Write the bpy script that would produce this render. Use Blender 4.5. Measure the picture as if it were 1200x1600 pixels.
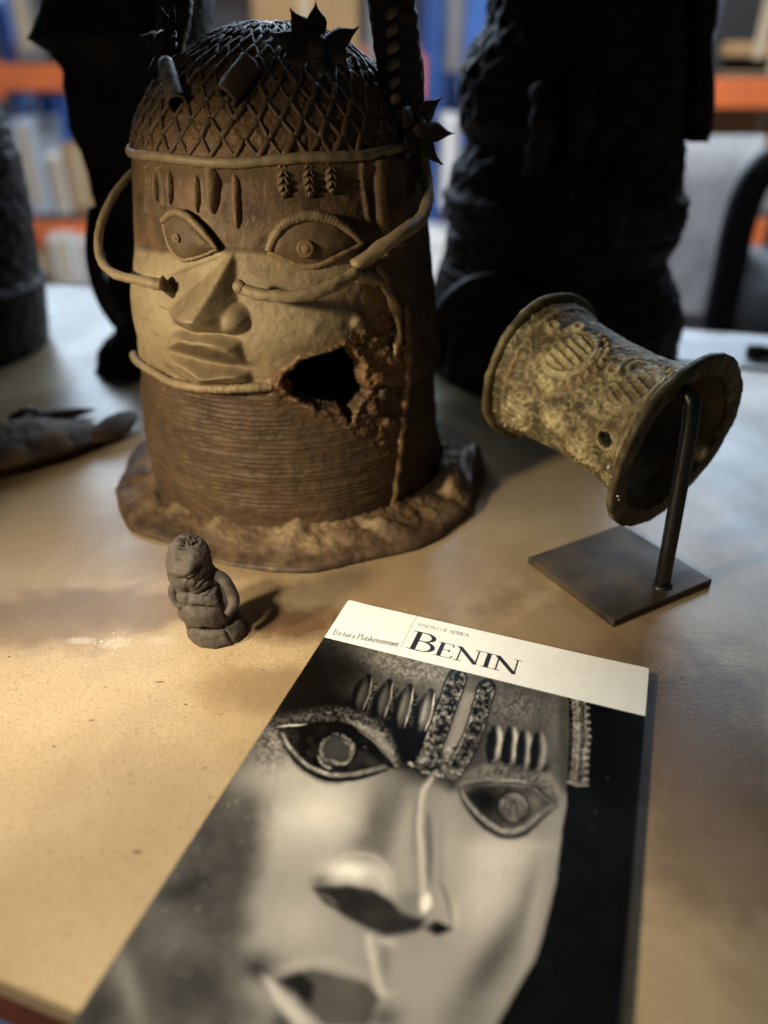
import bpy, math, random
import numpy as np
from mathutils import Vector, Matrix

for o in list(bpy.data.objects):
    bpy.data.objects.remove(o, do_unlink=True)
random.seed(7); RNG = np.random.RandomState(11)
SC = bpy.context.scene
COL = SC.collection
R = math.radians

# ------------------------------------------------------------------ camera
CAM_H, PITCH, FPX = 0.27, R(31.14), 1150.0          # metres above the table, tilt, focal length in 1200x1600 px
cam = bpy.data.cameras.new('camera'); cam_ob = bpy.data.objects.new('camera', cam); COL.objects.link(cam_ob)
cam_ob.location = (0, 0, CAM_H); cam_ob.rotation_euler = (math.pi/2 - PITCH, 0, 0)
cam.sensor_fit = 'VERTICAL'; cam.sensor_height = 36.0; cam.lens = 36.0*FPX/1600.0
cam.clip_start = 0.01; cam.clip_end = 60
cam.dof.use_dof = True; cam.dof.focus_distance = 0.395
cam.dof.aperture_fstop = (cam.lens/1000.0)/0.0090
SC.camera = cam_ob
SC.view_settings.view_transform = 'Standard'; SC.view_settings.look = 'None'
SC.view_settings.exposure = 0.0; SC.view_settings.gamma = 1.0; SC.view_settings.use_curve_mapping = False

# ------------------------------------------------------------------ light
W = bpy.data.worlds.new('World'); SC.world = W; W.use_nodes = True
bg = W.node_tree.nodes['Background']; bg.inputs[0].default_value = (0.80, 0.86, 1.0, 1); bg.inputs[1].default_value = 0.022

def lamp(name, kind, loc, target, energy, color, **kw):
    d = bpy.data.lights.new(name, kind); o = bpy.data.objects.new(name, d); COL.objects.link(o)
    o.location = loc; o.rotation_euler = (Vector(target)-Vector(loc)).to_track_quat('-Z', 'Y').to_euler()
    d.energy = energy; d.color = color
    for k, v in kw.items(): setattr(d, k, v)
    return o
# two warm work lamps on the left: one over the front of the board and the book, one low and turned to the bronzes
lamp('work_lamp', 'SPOT', (-0.32, 0.00, 0.50), (-0.09, 0.175, 0.0), 25, (1.0, 0.89, 0.68), spot_size=R(46), spot_blend=0.75, shadow_soft_size=0.03)
lamp('side_lamp', 'SPOT', (-0.50, 0.055, 0.34), (-0.065, 0.43, 0.030), 21, (1.0, 0.84, 0.57), spot_size=R(43), spot_blend=0.7, shadow_soft_size=0.035)
# long clerestory window at the far end of the store, behind the objects
lamp('store_window', 'AREA', (0.3, 6.9, 2.85), (0.0, 0.4, 0.0), 840, (0.66, 0.82, 1.0), shape='RECTANGLE', size=9.0, size_y=4.2)
# added fill lamp, unseen, that brightens the racks and wrapped panels
lamp('rack_fill_lamp', 'AREA', (0.2, 0.9, 2.5), (0.3, 3.9, -0.3), 62, (0.93, 0.96, 1.0), shape='RECTANGLE', size=4.0, size_y=0.4, spread=R(85))

# ------------------------------------------------------------------ pixel <-> place
CP, SP = math.cos(PITCH), math.sin(PITCH)
CAMP = np.array([0, 0, CAM_H]); FW = np.array([0, CP, -SP]); UP = np.array([0, SP, CP]); RT = np.array([1., 0, 0])
def ray(px, py):
    return FW + RT*((px-600)/FPX) - UP*((py-800)/FPX)
def on_z(px, py, z=0.0):
    d = ray(px, py); t = (z-CAM_H)/d[2]; return CAMP + d*t
def on_y(px, py, Y):
    d = ray(px, py); return CAMP + d*(Y/d[1])
def project(P):
    d = np.asarray(P)-CAMP; z = d@FW
    return 600+FPX*(d@RT)/z, 800-FPX*(d@UP)/z

# ------------------------------------------------------------------ noise
def _h(ix, iy, iz, seed):
    n = (ix.astype(np.int64)*374761393 + iy.astype(np.int64)*668265263 + iz.astype(np.int64)*1274126177 + seed*974634721) & 0xffffffff
    n = ((n ^ (n >> 13))*1103515245) & 0xffffffff
    n = ((n ^ (n >> 16))*2246822519) & 0xffffffff
    return ((n ^ (n >> 15)) & 0xffff)/65535.0
def vnoise(p, seed=0):
    i = np.floor(p).astype(np.int64); f = p-i; f = f*f*(3-2*f)
    out = 0
    for dx in (0, 1):
        wx = f[:, 0] if dx else 1-f[:, 0]
        for dy in (0, 1):
            wy = f[:, 1] if dy else 1-f[:, 1]
            for dz in (0, 1):
                wz = f[:, 2] if dz else 1-f[:, 2]
                out = out + wx*wy*wz*_h(i[:, 0]+dx, i[:, 1]+dy, i[:, 2]+dz, seed)
    return out*2-1
def fbm(p, octaves=4, seed=0):
    p = np.asarray(p, float); s = 0; a = 1.0; t = 0
    for k in range(octaves):
        s = s + a*vnoise(p*(2.03**k)+k*17.3, seed+k); t += a; a *= 0.55
    return s/t
def sstep(a, b, x):
    t = np.clip((x-a)/(b-a), 0, 1); return t*t*(3-2*t)

# ------------------------------------------------------------------ objects
def thing(name, label, cat, loc=(0, 0, 0), group=None):
    o = bpy.data.objects.new(name, None); COL.objects.link(o)
    o.location = loc; o.empty_display_size = 0.02
    o['label'] = label; o['category'] = cat
    if group: o['group'] = group
    return o
def root_loc(o):
    while o.parent is not None: o = o.parent
    return np.array(o.location)
def obj(name, verts, faces, mat, parent=None, smooth=True, col=None, origin=None):
    V = np.asarray(verts, float)
    org = root_loc(parent) if parent is not None else (np.array(origin) if origin is not None else np.zeros(3))
    V = V - org
    me = bpy.data.meshes.new(name)
    if isinstance(faces, np.ndarray) and faces.ndim == 2:
        k = faces.shape[1]; n = len(faces)
        me.vertices.add(len(V)); me.vertices.foreach_set('co', V.ravel())
        me.loops.add(n*k); me.loops.foreach_set('vertex_index', faces.ravel().astype(np.int32))
        me.polygons.add(n)
        me.polygons.foreach_set('loop_start', (np.arange(n)*k).astype(np.int32))
        me.polygons.foreach_set('loop_total', np.full(n, k, np.int32))
        me.update(calc_edges=True); me.validate()
    else:
        me.from_pydata([tuple(v) for v in V], [], [tuple(int(i) for i in f) for f in faces]); me.update()
    me.polygons.foreach_set('use_smooth', np.full(len(me.polygons), bool(smooth)))
    if col is not None:
        a = me.color_attributes.new('tint', 'FLOAT_COLOR', 'POINT')
        c = np.ones((len(V), 4)); c[:, :np.asarray(col).shape[1]] = col
        a.data.foreach_set('color', c.ravel().astype(np.float32))
    if mat is not None: me.materials.append(mat)
    o = bpy.data.objects.new(name, me); COL.objects.link(o)
    if parent is not None: o.parent = parent
    else: o.location = org
    return o
def tag(o, label, cat=None, group=None, kind=None):
    o['label'] = label
    if cat: o['category'] = cat
    if group: o['group'] = group
    if kind: o['kind'] = kind
    return o
def grid_faces(nr, nc, wrap=False):
    c = nc if wrap else nc-1
    i = np.arange(nr-1)[:, None]; j = np.arange(c)[None, :]
    a = i*nc+j; b = i*nc+(j+1) % nc
    return np.stack([a, b, b+nc, a+nc], -1).reshape(-1, 4)
def box(c, s, yaw=0.0, bevel=0.0):
    """chamfered box: centre, full size"""
    hx, hy, hz = [q/2 for q in s]; b = min(bevel, hx*.9, hy*.9, hz*.9)
    if b <= 0:
        v = np.array([(x, y, z) for z in (-hz, hz) for y in (-hy, hy) for x in (-hx, hx)])
        f = [(0, 2, 3, 1), (4, 5, 7, 6), (0, 1, 5, 4), (2, 6, 7, 3), (0, 4, 6, 2), (1, 3, 7, 5)]
    else:
        v = []; ring = []
        for z, k in ((-hz, b), (-hz+b, 0), (hz-b, 0), (hz, b)):
            x, y = hx-k, hy-k
            q = [(-x+b, -y), (x-b, -y), (x, -y+b), (x, y-b), (x-b, y), (-x+b, y), (-x, y-b), (-x, -y+b)]
            ring.append([len(v)+i for i in range(8)]); v += [(a, c_, z) for a, c_ in q]
        f = [tuple(reversed(ring[0])), tuple(ring[3])]
        for k in range(3):
            for i in range(8):
                j = (i+1) % 8; f.append((ring[k][i], ring[k][j], ring[k+1][j], ring[k+1][i]))
        v = np.array(v)
    ca, sa = math.cos(yaw), math.sin(yaw)
    w = np.stack([v[:, 0]*ca-v[:, 1]*sa, v[:, 0]*sa+v[:, 1]*ca, v[:, 2]], -1)+np.array(c)
    return w, f
def smooth_path(pts, n):
    """Catmull-Rom through the points, n samples"""
    P = np.asarray(pts, float); P = np.vstack([2*P[0]-P[1], P, 2*P[-1]-P[-2]])
    m = len(P)-3; t = np.linspace(0, m-1e-9, n); i = t.astype(int); f = (t-i)[:, None]
    a, b, c, d = P[i], P[i+1], P[i+2], P[i+3]
    return .5*(2*b+(c-a)*f+(2*a-5*b+4*c-d)*f**2+(3*b-a-3*c+d)*f**3)
def tube(path, rad, sides=12, caps=True, rfun=None):
    P = np.asarray(path, float); n = len(P); rad = np.broadcast_to(rad, (n,))
    T = np.gradient(P, axis=0); T /= np.linalg.norm(T, axis=1)[:, None]+1e-12
    ref = np.array([0, 0, 1.]) if abs(T[0][2]) < .9 else np.array([1., 0, 0])
    N = np.cross(T[0], ref); N /= np.linalg.norm(N); Ns = [N]
    for k in range(1, n):
        N = N-T[k]*(N@T[k]); N /= np.linalg.norm(N); Ns.append(N)
    Ns = np.array(Ns); B = np.cross(T, Ns)
    a = np.linspace(0, 2*np.pi, sides, endpoint=False)
    rr = rad[:, None]*np.ones(sides)[None]
    if rfun is not None: rr = rr*rfun(np.linspace(0, 1, n)[:, None], a[None])
    V = P[:, None]+rr[..., None]*(np.cos(a)[None, :, None]*Ns[:, None]+np.sin(a)[None, :, None]*B[:, None])
    V = V.reshape(-1, 3); F = [tuple(f) for f in grid_faces(n, sides, True)]
    if caps:
        V = np.vstack([V, P[0]-T[0]*rad[0]*.25, P[-1]+T[-1]*rad[-1]*.25]); k0 = n*sides
        for j in range(sides):
            F.append((k0, (j+1) % sides, j)); F.append((k0+1, (n-1)*sides+j, (n-1)*sides+(j+1) % sides))
    return V, F
def merge(parts):
    V = []; F = []; k = 0
    for v, f in parts:
        V.append(np.asarray(v)); F += [tuple(int(i)+k for i in q) for q in f]; k += len(v)
    return np.vstack(V), F

# ------------------------------------------------------------------ materials
class NT:
    def __init__(s, name):
        s.m = bpy.data.materials.new(name); s.m.use_nodes = True; s.t = s.m.node_tree; s.b = s.t.nodes['Principled BSDF']
    def n(s, t, **kw):
        x = s.t.nodes.new(t)
        for k, v in kw.items(): setattr(x, k, v)
        return x
    def l(s, a, b): s.t.links.new(a, b)
    def pos(s, scale=(1, 1, 1)):
        g = s.n('ShaderNodeNewGeometry'); m = s.n('ShaderNodeMapping'); m.inputs['Scale'].default_value = scale
        s.l(g.outputs['Position'], m.inputs['Vector']); return m.outputs[0]
    def noise(s, scale, detail=4, rough=.55, vec=None):
        x = s.n('ShaderNodeTexNoise'); x.inputs['Scale'].default_value = scale; x.inputs['Detail'].default_value = detail; x.inputs['Roughness'].default_value = rough
        s.l(vec if vec is not None else s.pos(), x.inputs['Vector']); return x.outputs['Fac']
    def ramp(s, fac, stops, interp='LINEAR'):
        x = s.n('ShaderNodeValToRGB'); x.color_ramp.interpolation = interp
        e = x.color_ramp.elements
        while len(e) < len(stops): e.new(0.5)
        for q, (p, c) in zip(e, stops):
            q.position = p; q.color = (*c, 1) if not isinstance(c, (int, float)) else (c, c, c, 1)
        s.l(fac, x.inputs[0]); return x.outputs[0]
    def mix(s, fac, a, b, mode='MIX'):
        x = s.n('ShaderNodeMix', data_type='RGBA', blend_type=mode)
        for sock, v in ((x.inputs[0], fac), (x.inputs[6], a), (x.inputs[7], b)):
            if hasattr(v, 'is_output'): s.l(v, sock)
            elif isinstance(v, (int, float)): sock.default_value = v
            else: sock.default_value = (*v, 1)
        return x.outputs[2]
    def math(s, op, a, b=0.0):
        x = s.n('ShaderNodeMath', operation=op)
        for sock, v in ((x.inputs[0], a), (x.inputs[1], b)):
            if hasattr(v, 'is_output'): s.l(v, sock)
            else: sock.default_value = v
        return x.outputs[0]
    def attr(s, name='tint'):
        x = s.n('ShaderNodeAttribute', attribute_name=name); return x
    def bump(s, h, strength=.3, dist=.001):
        x = s.n('ShaderNodeBump'); x.inputs['Strength'].default_value = strength; x.inputs['Distance'].default_value = dist
        s.l(h, x.inputs['Height']); s.l(x.outputs[0], s.b.inputs['Normal'])
    def set(s, **kw):
        for k, v in kw.items():
            i = s.b.inputs[k.replace('_', ' ')]
            if hasattr(v, 'is_output'): s.l(v, i)
            elif isinstance(v, (tuple, list)): i.default_value = (*v, 1) if len(v) == 3 else v
            else: i.default_value = v
        return s.m

def simple(name, c, rough=.6, metal=0.0, var=.25, scale=60, bump=.15, bdist=.0008):
    m = NT(name); f = m.noise(scale, 5)
    lo = tuple(q*(1-var) for q in c); hi = tuple(min(1, q*(1+var)) for q in c)
    m.set(Base_Color=m.ramp(f, [(.25, lo), (.75, hi)]), Roughness=m.ramp(m.noise(scale*2.3, 3), [(.2, max(.05, rough-.12)), (.8, min(1, rough+.12))]), Metallic=metal)
    if bump: m.bump(m.noise(scale*4, 6, .65), bump, bdist)
    return m.m

def mat_old_bronze(name, base, dust, rust, dark, rough=.62, metal=.15, bscale=500, spec=.4, worn=.55):
    """tint.r = dusty tan, tint.g = rusty crust, tint.b = dark patina, plus shade on the head"""
    m = NT(name); a = m.attr(); sep = m.n('ShaderNodeSeparateColor'); m.l(a.outputs['Color'], sep.inputs[0])
    n1 = m.noise(45, 6, .62); n2 = m.noise(190, 6, .65); n3 = m.noise(14, 3)
    c = m.mix(m.ramp(n1, [(.35, 0), (.7, 1)]), tuple(q*.62 for q in base), tuple(q*1.25 for q in base))
    fd = m.math('MULTIPLY', sep.outputs[0], m.ramp(n2, [(.22, .55), (.55, 1)]))
    c = m.mix(fd, c, dust)
    fr = m.math('MULTIPLY', sep.outputs[1], m.ramp(n1, [(.3, .35), (.6, 1)]))
    c = m.mix(fr, c, rust)
    fk = m.math('MULTIPLY', sep.outputs[2], m.ramp(n2, [(.3, .6), (.6, 1)]))
    c = m.mix(fk, c, dark)
    sp = m.ramp(m.noise(620, 2, .5), [(.69, 0), (.74, 1)])
    c = m.mix(m.math('MULTIPLY', sp, .45), c, tuple(min(1, q*2.2+.04) for q in base))
    pit = m.ramp(m.noise(330, 4, .6), [(.24, 1), (.33, 0)])
    c = m.mix(m.math('MULTIPLY', pit, .6), c, dark)
    gp = m.n('ShaderNodeNewGeometry'); wear = m.math('MULTIPLY', m.ramp(gp.outputs['Pointiness'], [(.515, 0), (.575, 1)]), m.ramp(n1, [(.38, .1), (.62, .8)]))
    c = m.mix(m.math('MULTIPLY', wear, worn), c, tuple(min(1, q*1.15+.02) for q in dust))
    m.bump(m.noise(bscale, 6, .7), .42, .0009)
    return m.set(Base_Color=c, Roughness=m.math('SUBTRACT', m.ramp(n2, [(.25, rough-.14), (.75, rough+.16)]), m.math('MULTIPLY', wear, .16)), Metallic=metal, Specular_IOR_Level=spec)

# ================================================================== the setting
def mat_board():
    m = NT('hardboard'); p = m.pos()
    fine = m.noise(1050, 3, .65); mid = m.noise(420, 4, .6); big = m.noise(5.5, 4, .55); mot = m.noise(26, 4, .6)
    c = m.ramp(fine, [(.30, (.285, .208, .118)), (.5, (.390, .292, .172)), (.70, (.510, .402, .255))])
    c = m.mix(m.ramp(mid, [(.32, .6), (.44, 0)]), c, (.200, .132, .066))
    c = m.mix(m.ramp(big, [(.42, 0), (.64, .6)]), c, (.190, .122, .062))
    c = m.mix(m.ramp(mot, [(.35, .22), (.6, 0)]), c, (.22, .15, .08))
    # long fibres and dark flecks
    fib = m.noise(900, 2, .5, m.pos((1, .22, 1)))
    c = m.mix(m.ramp(fib, [(.69, 0), (.74, .5)]), c, (.60, .49, .31))
    fl = m.noise(260, 1, .4, m.pos((.45, 1, 1)))
    c = m.mix(m.ramp(fl, [(.20, .8), (.235, 0)]), c, (.07, .042, .022))
    # shade painted into the board, partly over brown stains; pale dust smears last
    def shade_stain(px, py, rx, ry, strength, cc):
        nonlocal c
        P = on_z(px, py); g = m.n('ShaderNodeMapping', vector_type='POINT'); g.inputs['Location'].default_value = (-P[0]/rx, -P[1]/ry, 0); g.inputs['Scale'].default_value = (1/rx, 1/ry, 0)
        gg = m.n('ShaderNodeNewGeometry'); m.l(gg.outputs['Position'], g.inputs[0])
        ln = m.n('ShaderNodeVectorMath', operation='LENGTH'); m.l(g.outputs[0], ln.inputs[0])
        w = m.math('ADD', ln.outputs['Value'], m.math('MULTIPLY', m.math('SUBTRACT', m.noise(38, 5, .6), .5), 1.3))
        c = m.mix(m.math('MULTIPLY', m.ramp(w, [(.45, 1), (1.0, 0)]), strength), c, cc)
    shade_stain(470, 975, .045, .020, .85, (.080, .036, .015))
    shade_stain(1090, 1140, .060, .080, .90, (.085, .046, .022))
    shade_stain(640, 905, .12, .055, .55, (.165, .105, .056))
    shade_stain(900, 980, .10, .045, .6, (.15, .092, .048))
    shade_stain(1150, 1300, .06, .07, .75, (.14, .085, .044))
    shade_stain(420, 1075, .045, .022, .60, (.17, .105, .052))
    shade_stain(190, 950, .085, .026, .75, (.15, .095, .05))
    shade_stain(60, 970, .085, .032, .80, (.15, .098, .054))
    shade_stain(330, 880, .09, .03, .5, (.16, .10, .052))
    shade_stain(126, 1001, .010, .0035, .28, (.60, .56, .50))
    shade_stain(182, 1004, .010, .006, .28, (.60, .56, .50))
    shade_stain(255, 1000, .012, .004, .2, (.55, .50, .44))
    # dusty dull streaks and rubbed patches change the gloss
    ro = m.ramp(m.noise(17, 5, .6, m.pos((1, .5, 1))), [(.3, .22), (.75, .40)])
    m.bump(m.math('ADD', fine, m.math('MULTIPLY', mid, 1.2)), .22, .0004)
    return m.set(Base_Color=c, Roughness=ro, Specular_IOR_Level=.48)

M_BOARD = mat_board()
TBL = thing('table', 'brown hardboard work table that everything stands on', 'table', (0, .6, 0))
def front_y(x): return .134-.33*(x+.133)
def back_y(x): return 1.083-.25*(x+.482)
def slab(x0, x1, inset, z0, z1, bev=.0015):
    c = np.array([(x0+inset, front_y(x0)+inset), (x1-inset, front_y(x1)+inset), (x1-inset, back_y(x1)-inset), (x0+inset, back_y(x0)-inset)])
    cen = c.mean(0); V = []; F = []
    for z, k in ((z0, 0), (z1-bev, 0), (z1, bev)):
        for q in c:
            d = (cen-q)/np.linalg.norm(cen-q); V.append((q[0]+d[0]*k*1.4, q[1]+d[1]*k*1.4, z))
    F = [(3, 2, 1, 0), (8, 9, 10, 11)]
    for k in range(2):
        for i in range(4):
            j = (i+1) % 4; F.append((k*4+i, k*4+j, k*4+4+j, k*4+4+i))
    return np.array(V), F
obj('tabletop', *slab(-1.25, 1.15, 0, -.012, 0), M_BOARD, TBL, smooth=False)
M_FRAME = simple('red_brown_frame', (.11, .028, .014), .5, 0, .3, 30)
obj('apron', *slab(-1.25, 1.15, .012, -.075, -.0135), M_FRAME, TBL, smooth=False)
for x, y in ((-1.15, .62), (1.05, -.12), (-1.15, 1.12), (1.05, .58)):
    obj('leg', *box((x, y, -.41), (.05, .05, .666)), M_FRAME, TBL, smooth=False)

fl = NT('concrete'); f0 = fl.noise(3, 6); M_FLOOR = fl.set(Base_Color=fl.ramp(f0, [(.3, (.10, .10, .105)), (.7, (.17, .17, .175))]), Roughness=.5)
v = np.array([(-9, -3, -.745), (9, -3, -.745), (9, 9, -.745), (-9, 9, -.745)])
o = obj('floor', v, [(0, 1, 2, 3)], M_FLOOR, smooth=False); tag(o, 'grey concrete floor of the store', kind='structure')
M_WALL = simple('store_wall', (.12, .115, .10), .9, 0, .2, 2, 0)
v = np.array([(-9, 7.9, -.745), (9, 7.9, -.745), (9, 7.9, 3.6), (-9, 7.9, 3.6)])
o = obj('wall', v, [(0, 1, 2, 3)], M_WALL, smooth=False); tag(o, 'dim far wall of the store behind the racks', kind='structure')

# ------------------------------------------------------------------ pallet racks far behind
M_BLUE = simple('rack_blue', (.035, .11, .36), .45, 0, .2, 8, 0)
M_ORANGE = simple('rack_orange', (.72, .17, .05), .45, 0, .15, 8, 0)
M_DECK = simple('rack_deck', (.09, .085, .08), .8, 0, .3, 10, 0)
def rack(label, xs, Y, levels, depth=.75, top=1.0):
    r = thing('pallet_rack', label, 'rack', ((xs[0]+xs[-1])/2, Y, -.745), 'blue and orange racks across the store')
    for x in xs:
        for y in (Y, Y+depth):
            parts = [box((x, y, (top-.745)/2), (.10, .07, top+.745), 0, .008)]
            for k in range(11):
                z = -.66+k*.15
                if z < top-.05: parts.append(box((x, y-.037, z), (.035, .006, .05)))
            obj('upright', *merge(parts), M_BLUE, r, smooth=False)
        for k in range(3):
            obj('brace', *tube([(x, Y+.03, -.6+k*.5), (x, Y+depth-.03, -.25+k*.5)], .015, 6), M_BLUE, r)
    for z in levels:
        for a, b in zip(xs[:-1], xs[1:]):
            for y in (Y-.02, Y+depth+.02):
                h = .115
                obj('beam', *merge([box(((a+b)/2, y, z), (b-a-.11, .05, h), 0, .008), box((a+.08, y-.028, z), (.05, .006, h+.07)), box((b-.08, y-.028, z), (.05, .006, h+.07))]), M_ORANGE, r, smooth=False)
            obj('deck', *box(((a+b)/2, Y+depth/2, z+.066), (b-a-.12, depth-.06, .014)), M_DECK, r, smooth=False)
    return r
def bgx(px, Y): return on_y(px, 300, Y)[0]
def bgz(py, Y): return on_y(600, py, Y)[2]
RY = 4.2
x1, x2 = bgx(18, RY), bgx(676, RY)
rack('blue and orange pallet rack seen past the left side of the bronze head', [x1-1.3, x1, x2], RY, [bgz(122, RY), bgz(362, RY)])
rack('blue and orange pallet rack at the right, behind the tall dark bronze', [x2+.13, x2+2.6, x2+4.6], RY-.55, [bgz(146, RY-.55)+.0, bgz(362, RY-.55)])
rack('second orange and blue rack standing farther back in the store', [x1-.7, x2+.35, x2+3.4], RY+2.0, [bgz(88, RY+2.0), bgz(330, RY+2.0)], top=1.9)

# ------------------------------------------------------------------ boxes on the racks
M_CARD = simple('box_card', (.40, .25, .11), .85, 0, .12, 6, 0)
M_WHITE = simple('box_white', (.78, .78, .76), .7, 0, .06, 6, 0)
M_PALE = simple('box_pale_blue', (.50, .57, .66), .6, 0, .08, 6, 0)
M_GREY = simple('box_grey', (.22, .22, .22), .8, 0, .12, 6, 0)
M_TAPE = simple('parcel_tape', (.55, .45, .30), .35, 0, .1, 6, 0)
M_BLACKBOX = simple('box_black', (.02, .02, .022), .6, 0, .2, 6, 0)
def crate(x0, x1_, z0, z1, Y, mat, label, d=.34, lid=True):
    cx = (x0+x1_)/2; w = abs(x1_-x0); h = z1-z0
    t = thing('storage_box', label, 'box', (cx, Y+d/2, z0), 'boxes stored on the racks')
    hl = min(.055, h*.3)
    obj('body', *box((cx, Y+d/2, z0+(h-hl)/2), (w, d, h-hl), 0, .006), mat, t, smooth=False)
    obj('lid', *box((cx, Y+d/2, z1-hl/2+.0015), (w+.014, d+.014, hl), 0, .006), mat, t, smooth=False)
    if lid: obj('tape', *box((cx, Y-.0085, z0+h*.52), (.05, .004, h*.8)), M_TAPE, t, smooth=False)
def pb(px0, px1, py0, py1, Y, mat, label, **k):
    crate(on_y(px0, py1, Y)[0], on_y(px1, py1, Y)[0], bgz(py1, Y), bgz(py0, Y), Y, mat, label, **k)
z_lo = bgz(362, RY)+.075; z_hi = bgz(122, RY)+.075; z_fl = -.743
def shelfbox(px0, px1, h, z0, Y, mat, label, **k):
    py = project(np.array([0, Y, z0]))[1]
    crate(on_y(px0, py, Y)[0], on_y(px1, py, Y)[0], z0, z0+h, Y, mat, label, **k)
shelfbox(44, 84, .46, z_lo, RY+.1, M_PALE, 'pale blue box on the lower rack shelf, nearest the left blue upright')
shelfbox(90, 112, .30, z_lo, RY+.1, M_WHITE, 'narrow white box on the lower rack shelf beside the pale blue one')
shelfbox(116, 158, .34, z_lo, RY+.1, M_CARD, 'tan cardboard box on the lower rack shelf beside the narrow white one')
shelfbox(166, 215, .40, z_lo, RY+.1, M_GREY, 'grey box on the lower rack shelf seen through the left wire loop')
shelfbox(-60, -4, .38, z_lo, RY+.1, M_BLACKBOX, 'black box on the lower rack shelf left of the blue upright')
shelfbox(30, 72, .40, z_hi, RY+.1, M_GREY, 'grey box on the upper rack shelf at the top left')
shelfbox(84, 200, .42, z_hi, RY+.1, M_BLACKBOX, 'black box on the upper rack shelf behind the dark bust')
shelfbox(52, 98, .17, z_fl, RY-.02, M_CARD, 'low tan box on the floor under the left rack')
shelfbox(92, 126, .26, z_fl, RY-.15, M_WHITE, 'white box on the floor under the left rack, left of its pair')
shelfbox(130, 168, .24, z_fl, RY-.15, M_WHITE, 'white box on the floor under the left rack, seen through the wire loop')
shelfbox(400, 560, .5, z_hi, RY+.1, M_CARD, 'cardboard box on the upper shelf above the netted cap')
shelfbox(575, 640, .5, z_hi, RY+.1, M_GREY, 'grey box on the upper shelf beside the right blue upright')
Y2 = RY-.45
zz = bgz(146, RY-.55)+.075; zl = bgz(362, RY-.55)+.075
shelfbox(700, 780, .5, zz, Y2, M_GREY, 'grey box on the upper shelf just left of the tall dark bronze')
shelfbox(690, 740, .40, zl, Y2, M_WHITE, 'white box on the shelf between the bronze head and the tall dark bronze')
shelfbox(662, 735, .32, z_fl, Y2-.05, M_WHITE, 'white box on the floor between the bronze head and the tall dark bronze')
shelfbox(1100, 1260, .40, zl+.28, Y2, M_CARD, 'wide cardboard box at the right edge under the orange beam')
shelfbox(1090, 1270, .26, zl, Y2, M_GREY, 'grey box under the wide cardboard box at the right edge')
shelfbox(1105, 1250, .45, zz, Y2, M_BLACKBOX, 'black box on the upper shelf at the top right corner')

# pale wrapped panels leaning behind the table on the right
M_WRAP = NT('foam_wrap'); fw_ = M_WRAP.noise(9, 4); M_WRAP.bump(M_WRAP.noise(14, 4, .6, M_WRAP.pos((3, 1, .6))), .6, .02)
M_WRAP = M_WRAP.set(Base_Color=M_WRAP.ramp(fw_, [(.3, (.60, .63, .68)), (.7, (.80, .82, .86))]), Roughness=.55)
def wrapped(px0, px1, pytop, Y, label, lean=.10):
    xa, xb = on_y(px0, pytop, Y)[0], on_y(px1, pytop, Y)[0]; zt = bgz(pytop, Y)
    t = thing('wrapped_panel', label, 'panel', ((xa+xb)/2, Y, -.745), 'foam wrapped panels behind the table')
    n, m_ = 26, 34
    U, Vv = np.meshgrid(np.linspace(0, 1, n), np.linspace(0, 1, m_))
    X = xa+(xb-xa)*U; Z = -.74+(zt+.74)*Vv
    d = fbm(np.stack([X.ravel()*9, Z.ravel()*3, X.ravel()*0+Y], -1), 3, 5).reshape(X.shape)*.022
    edge = np.minimum(np.minimum(U, 1-U), 1-Vv); rnd = .04*(1-sstep(0, .07, edge))
    front = np.stack([X, Y+lean*Vv+d+rnd, Z], -1); back = np.stack([X, Y+lean*Vv+.09-rnd, Z], -1)
    V = np.vstack([front.reshape(-1, 3), back.reshape(-1, 3)]); F = [tuple(f) for f in grid_faces(m_, n)]
    k = n*m_; F += [tuple(reversed([i+k for i in f])) for f in F]
    bd = [i for i in range(n)]+[r*n+n-1 for r in range(1, m_)]+[(m_-1)*n+i for i in range(n-2, -1, -1)]+[r*n for r in range(m_-2, 0, -1)]
    for a, b in zip(bd, bd[1:]+bd[:1]): F.append((b, a, a+k, b+k))
    obj('wrapping', V, F, M_WRAP, t)
    obj('strap', *box(((xa+xb)/2, Y+lean*.62-.024, -.745+(zt+.745)*.62), (abs(xb-xa)+.012, .006, .03)), M_GREY, t, smooth=False)
wrapped(1045, 1104, 232, 1.62, 'narrow grey foam wrapped panel behind the tall dark bronze')
wrapped(1096, 1250, 222, 1.50, 'wide pale foam wrapped panel behind the black chair')

# ================================================================== the bronze head
AX, AY = -.066, .515
PROF = np.array([(.000, .1105), (.020, .1115), (.050, .1115), (.094, .1070), (.130, .1020), (.164, .0975), (.200, .0930), (.226, .0893), (.240, .0850), (.250, .0795), (.258, .0735), (.266, .0655), (.274, .0565), (.281, .0455), (.287, .0330), (.291, .0190), (.293, .0001)])
ZB = .2285                                             # height of the head band
_ps = np.concatenate([[0], np.cumsum(np.hypot(*np.diff(PROF, axis=0).T))])
def r0(z): return np.interp(z, PROF[:, 0], PROF[:, 1])
def surf(px, py, off=0.0):
    """pixel -> (theta, z) on the turned surface swollen by off"""
    d = ray(px, py); t = np.linspace(.30, .72, 4200)
    P = CAMP+d[None]*t[:, None]; rr = np.hypot(P[:, 0]-AX, P[:, 1]-AY)-r0(P[:, 2])-off
    k = np.argmax((rr < 0) & (P[:, 2] < .293+off)) if ((rr < 0) & (P[:, 2] < .293+off)).any() else np.argmin(np.abs(rr))
    p = P[k]; return math.atan2(p[0]-AX, AY-p[1]), p[2]
def at(th, z, off=0.0):
    r = r0(z)+off
    return np.stack([AX+r*np.sin(th), AY-r*np.cos(th), z+0*r], -1)
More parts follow.
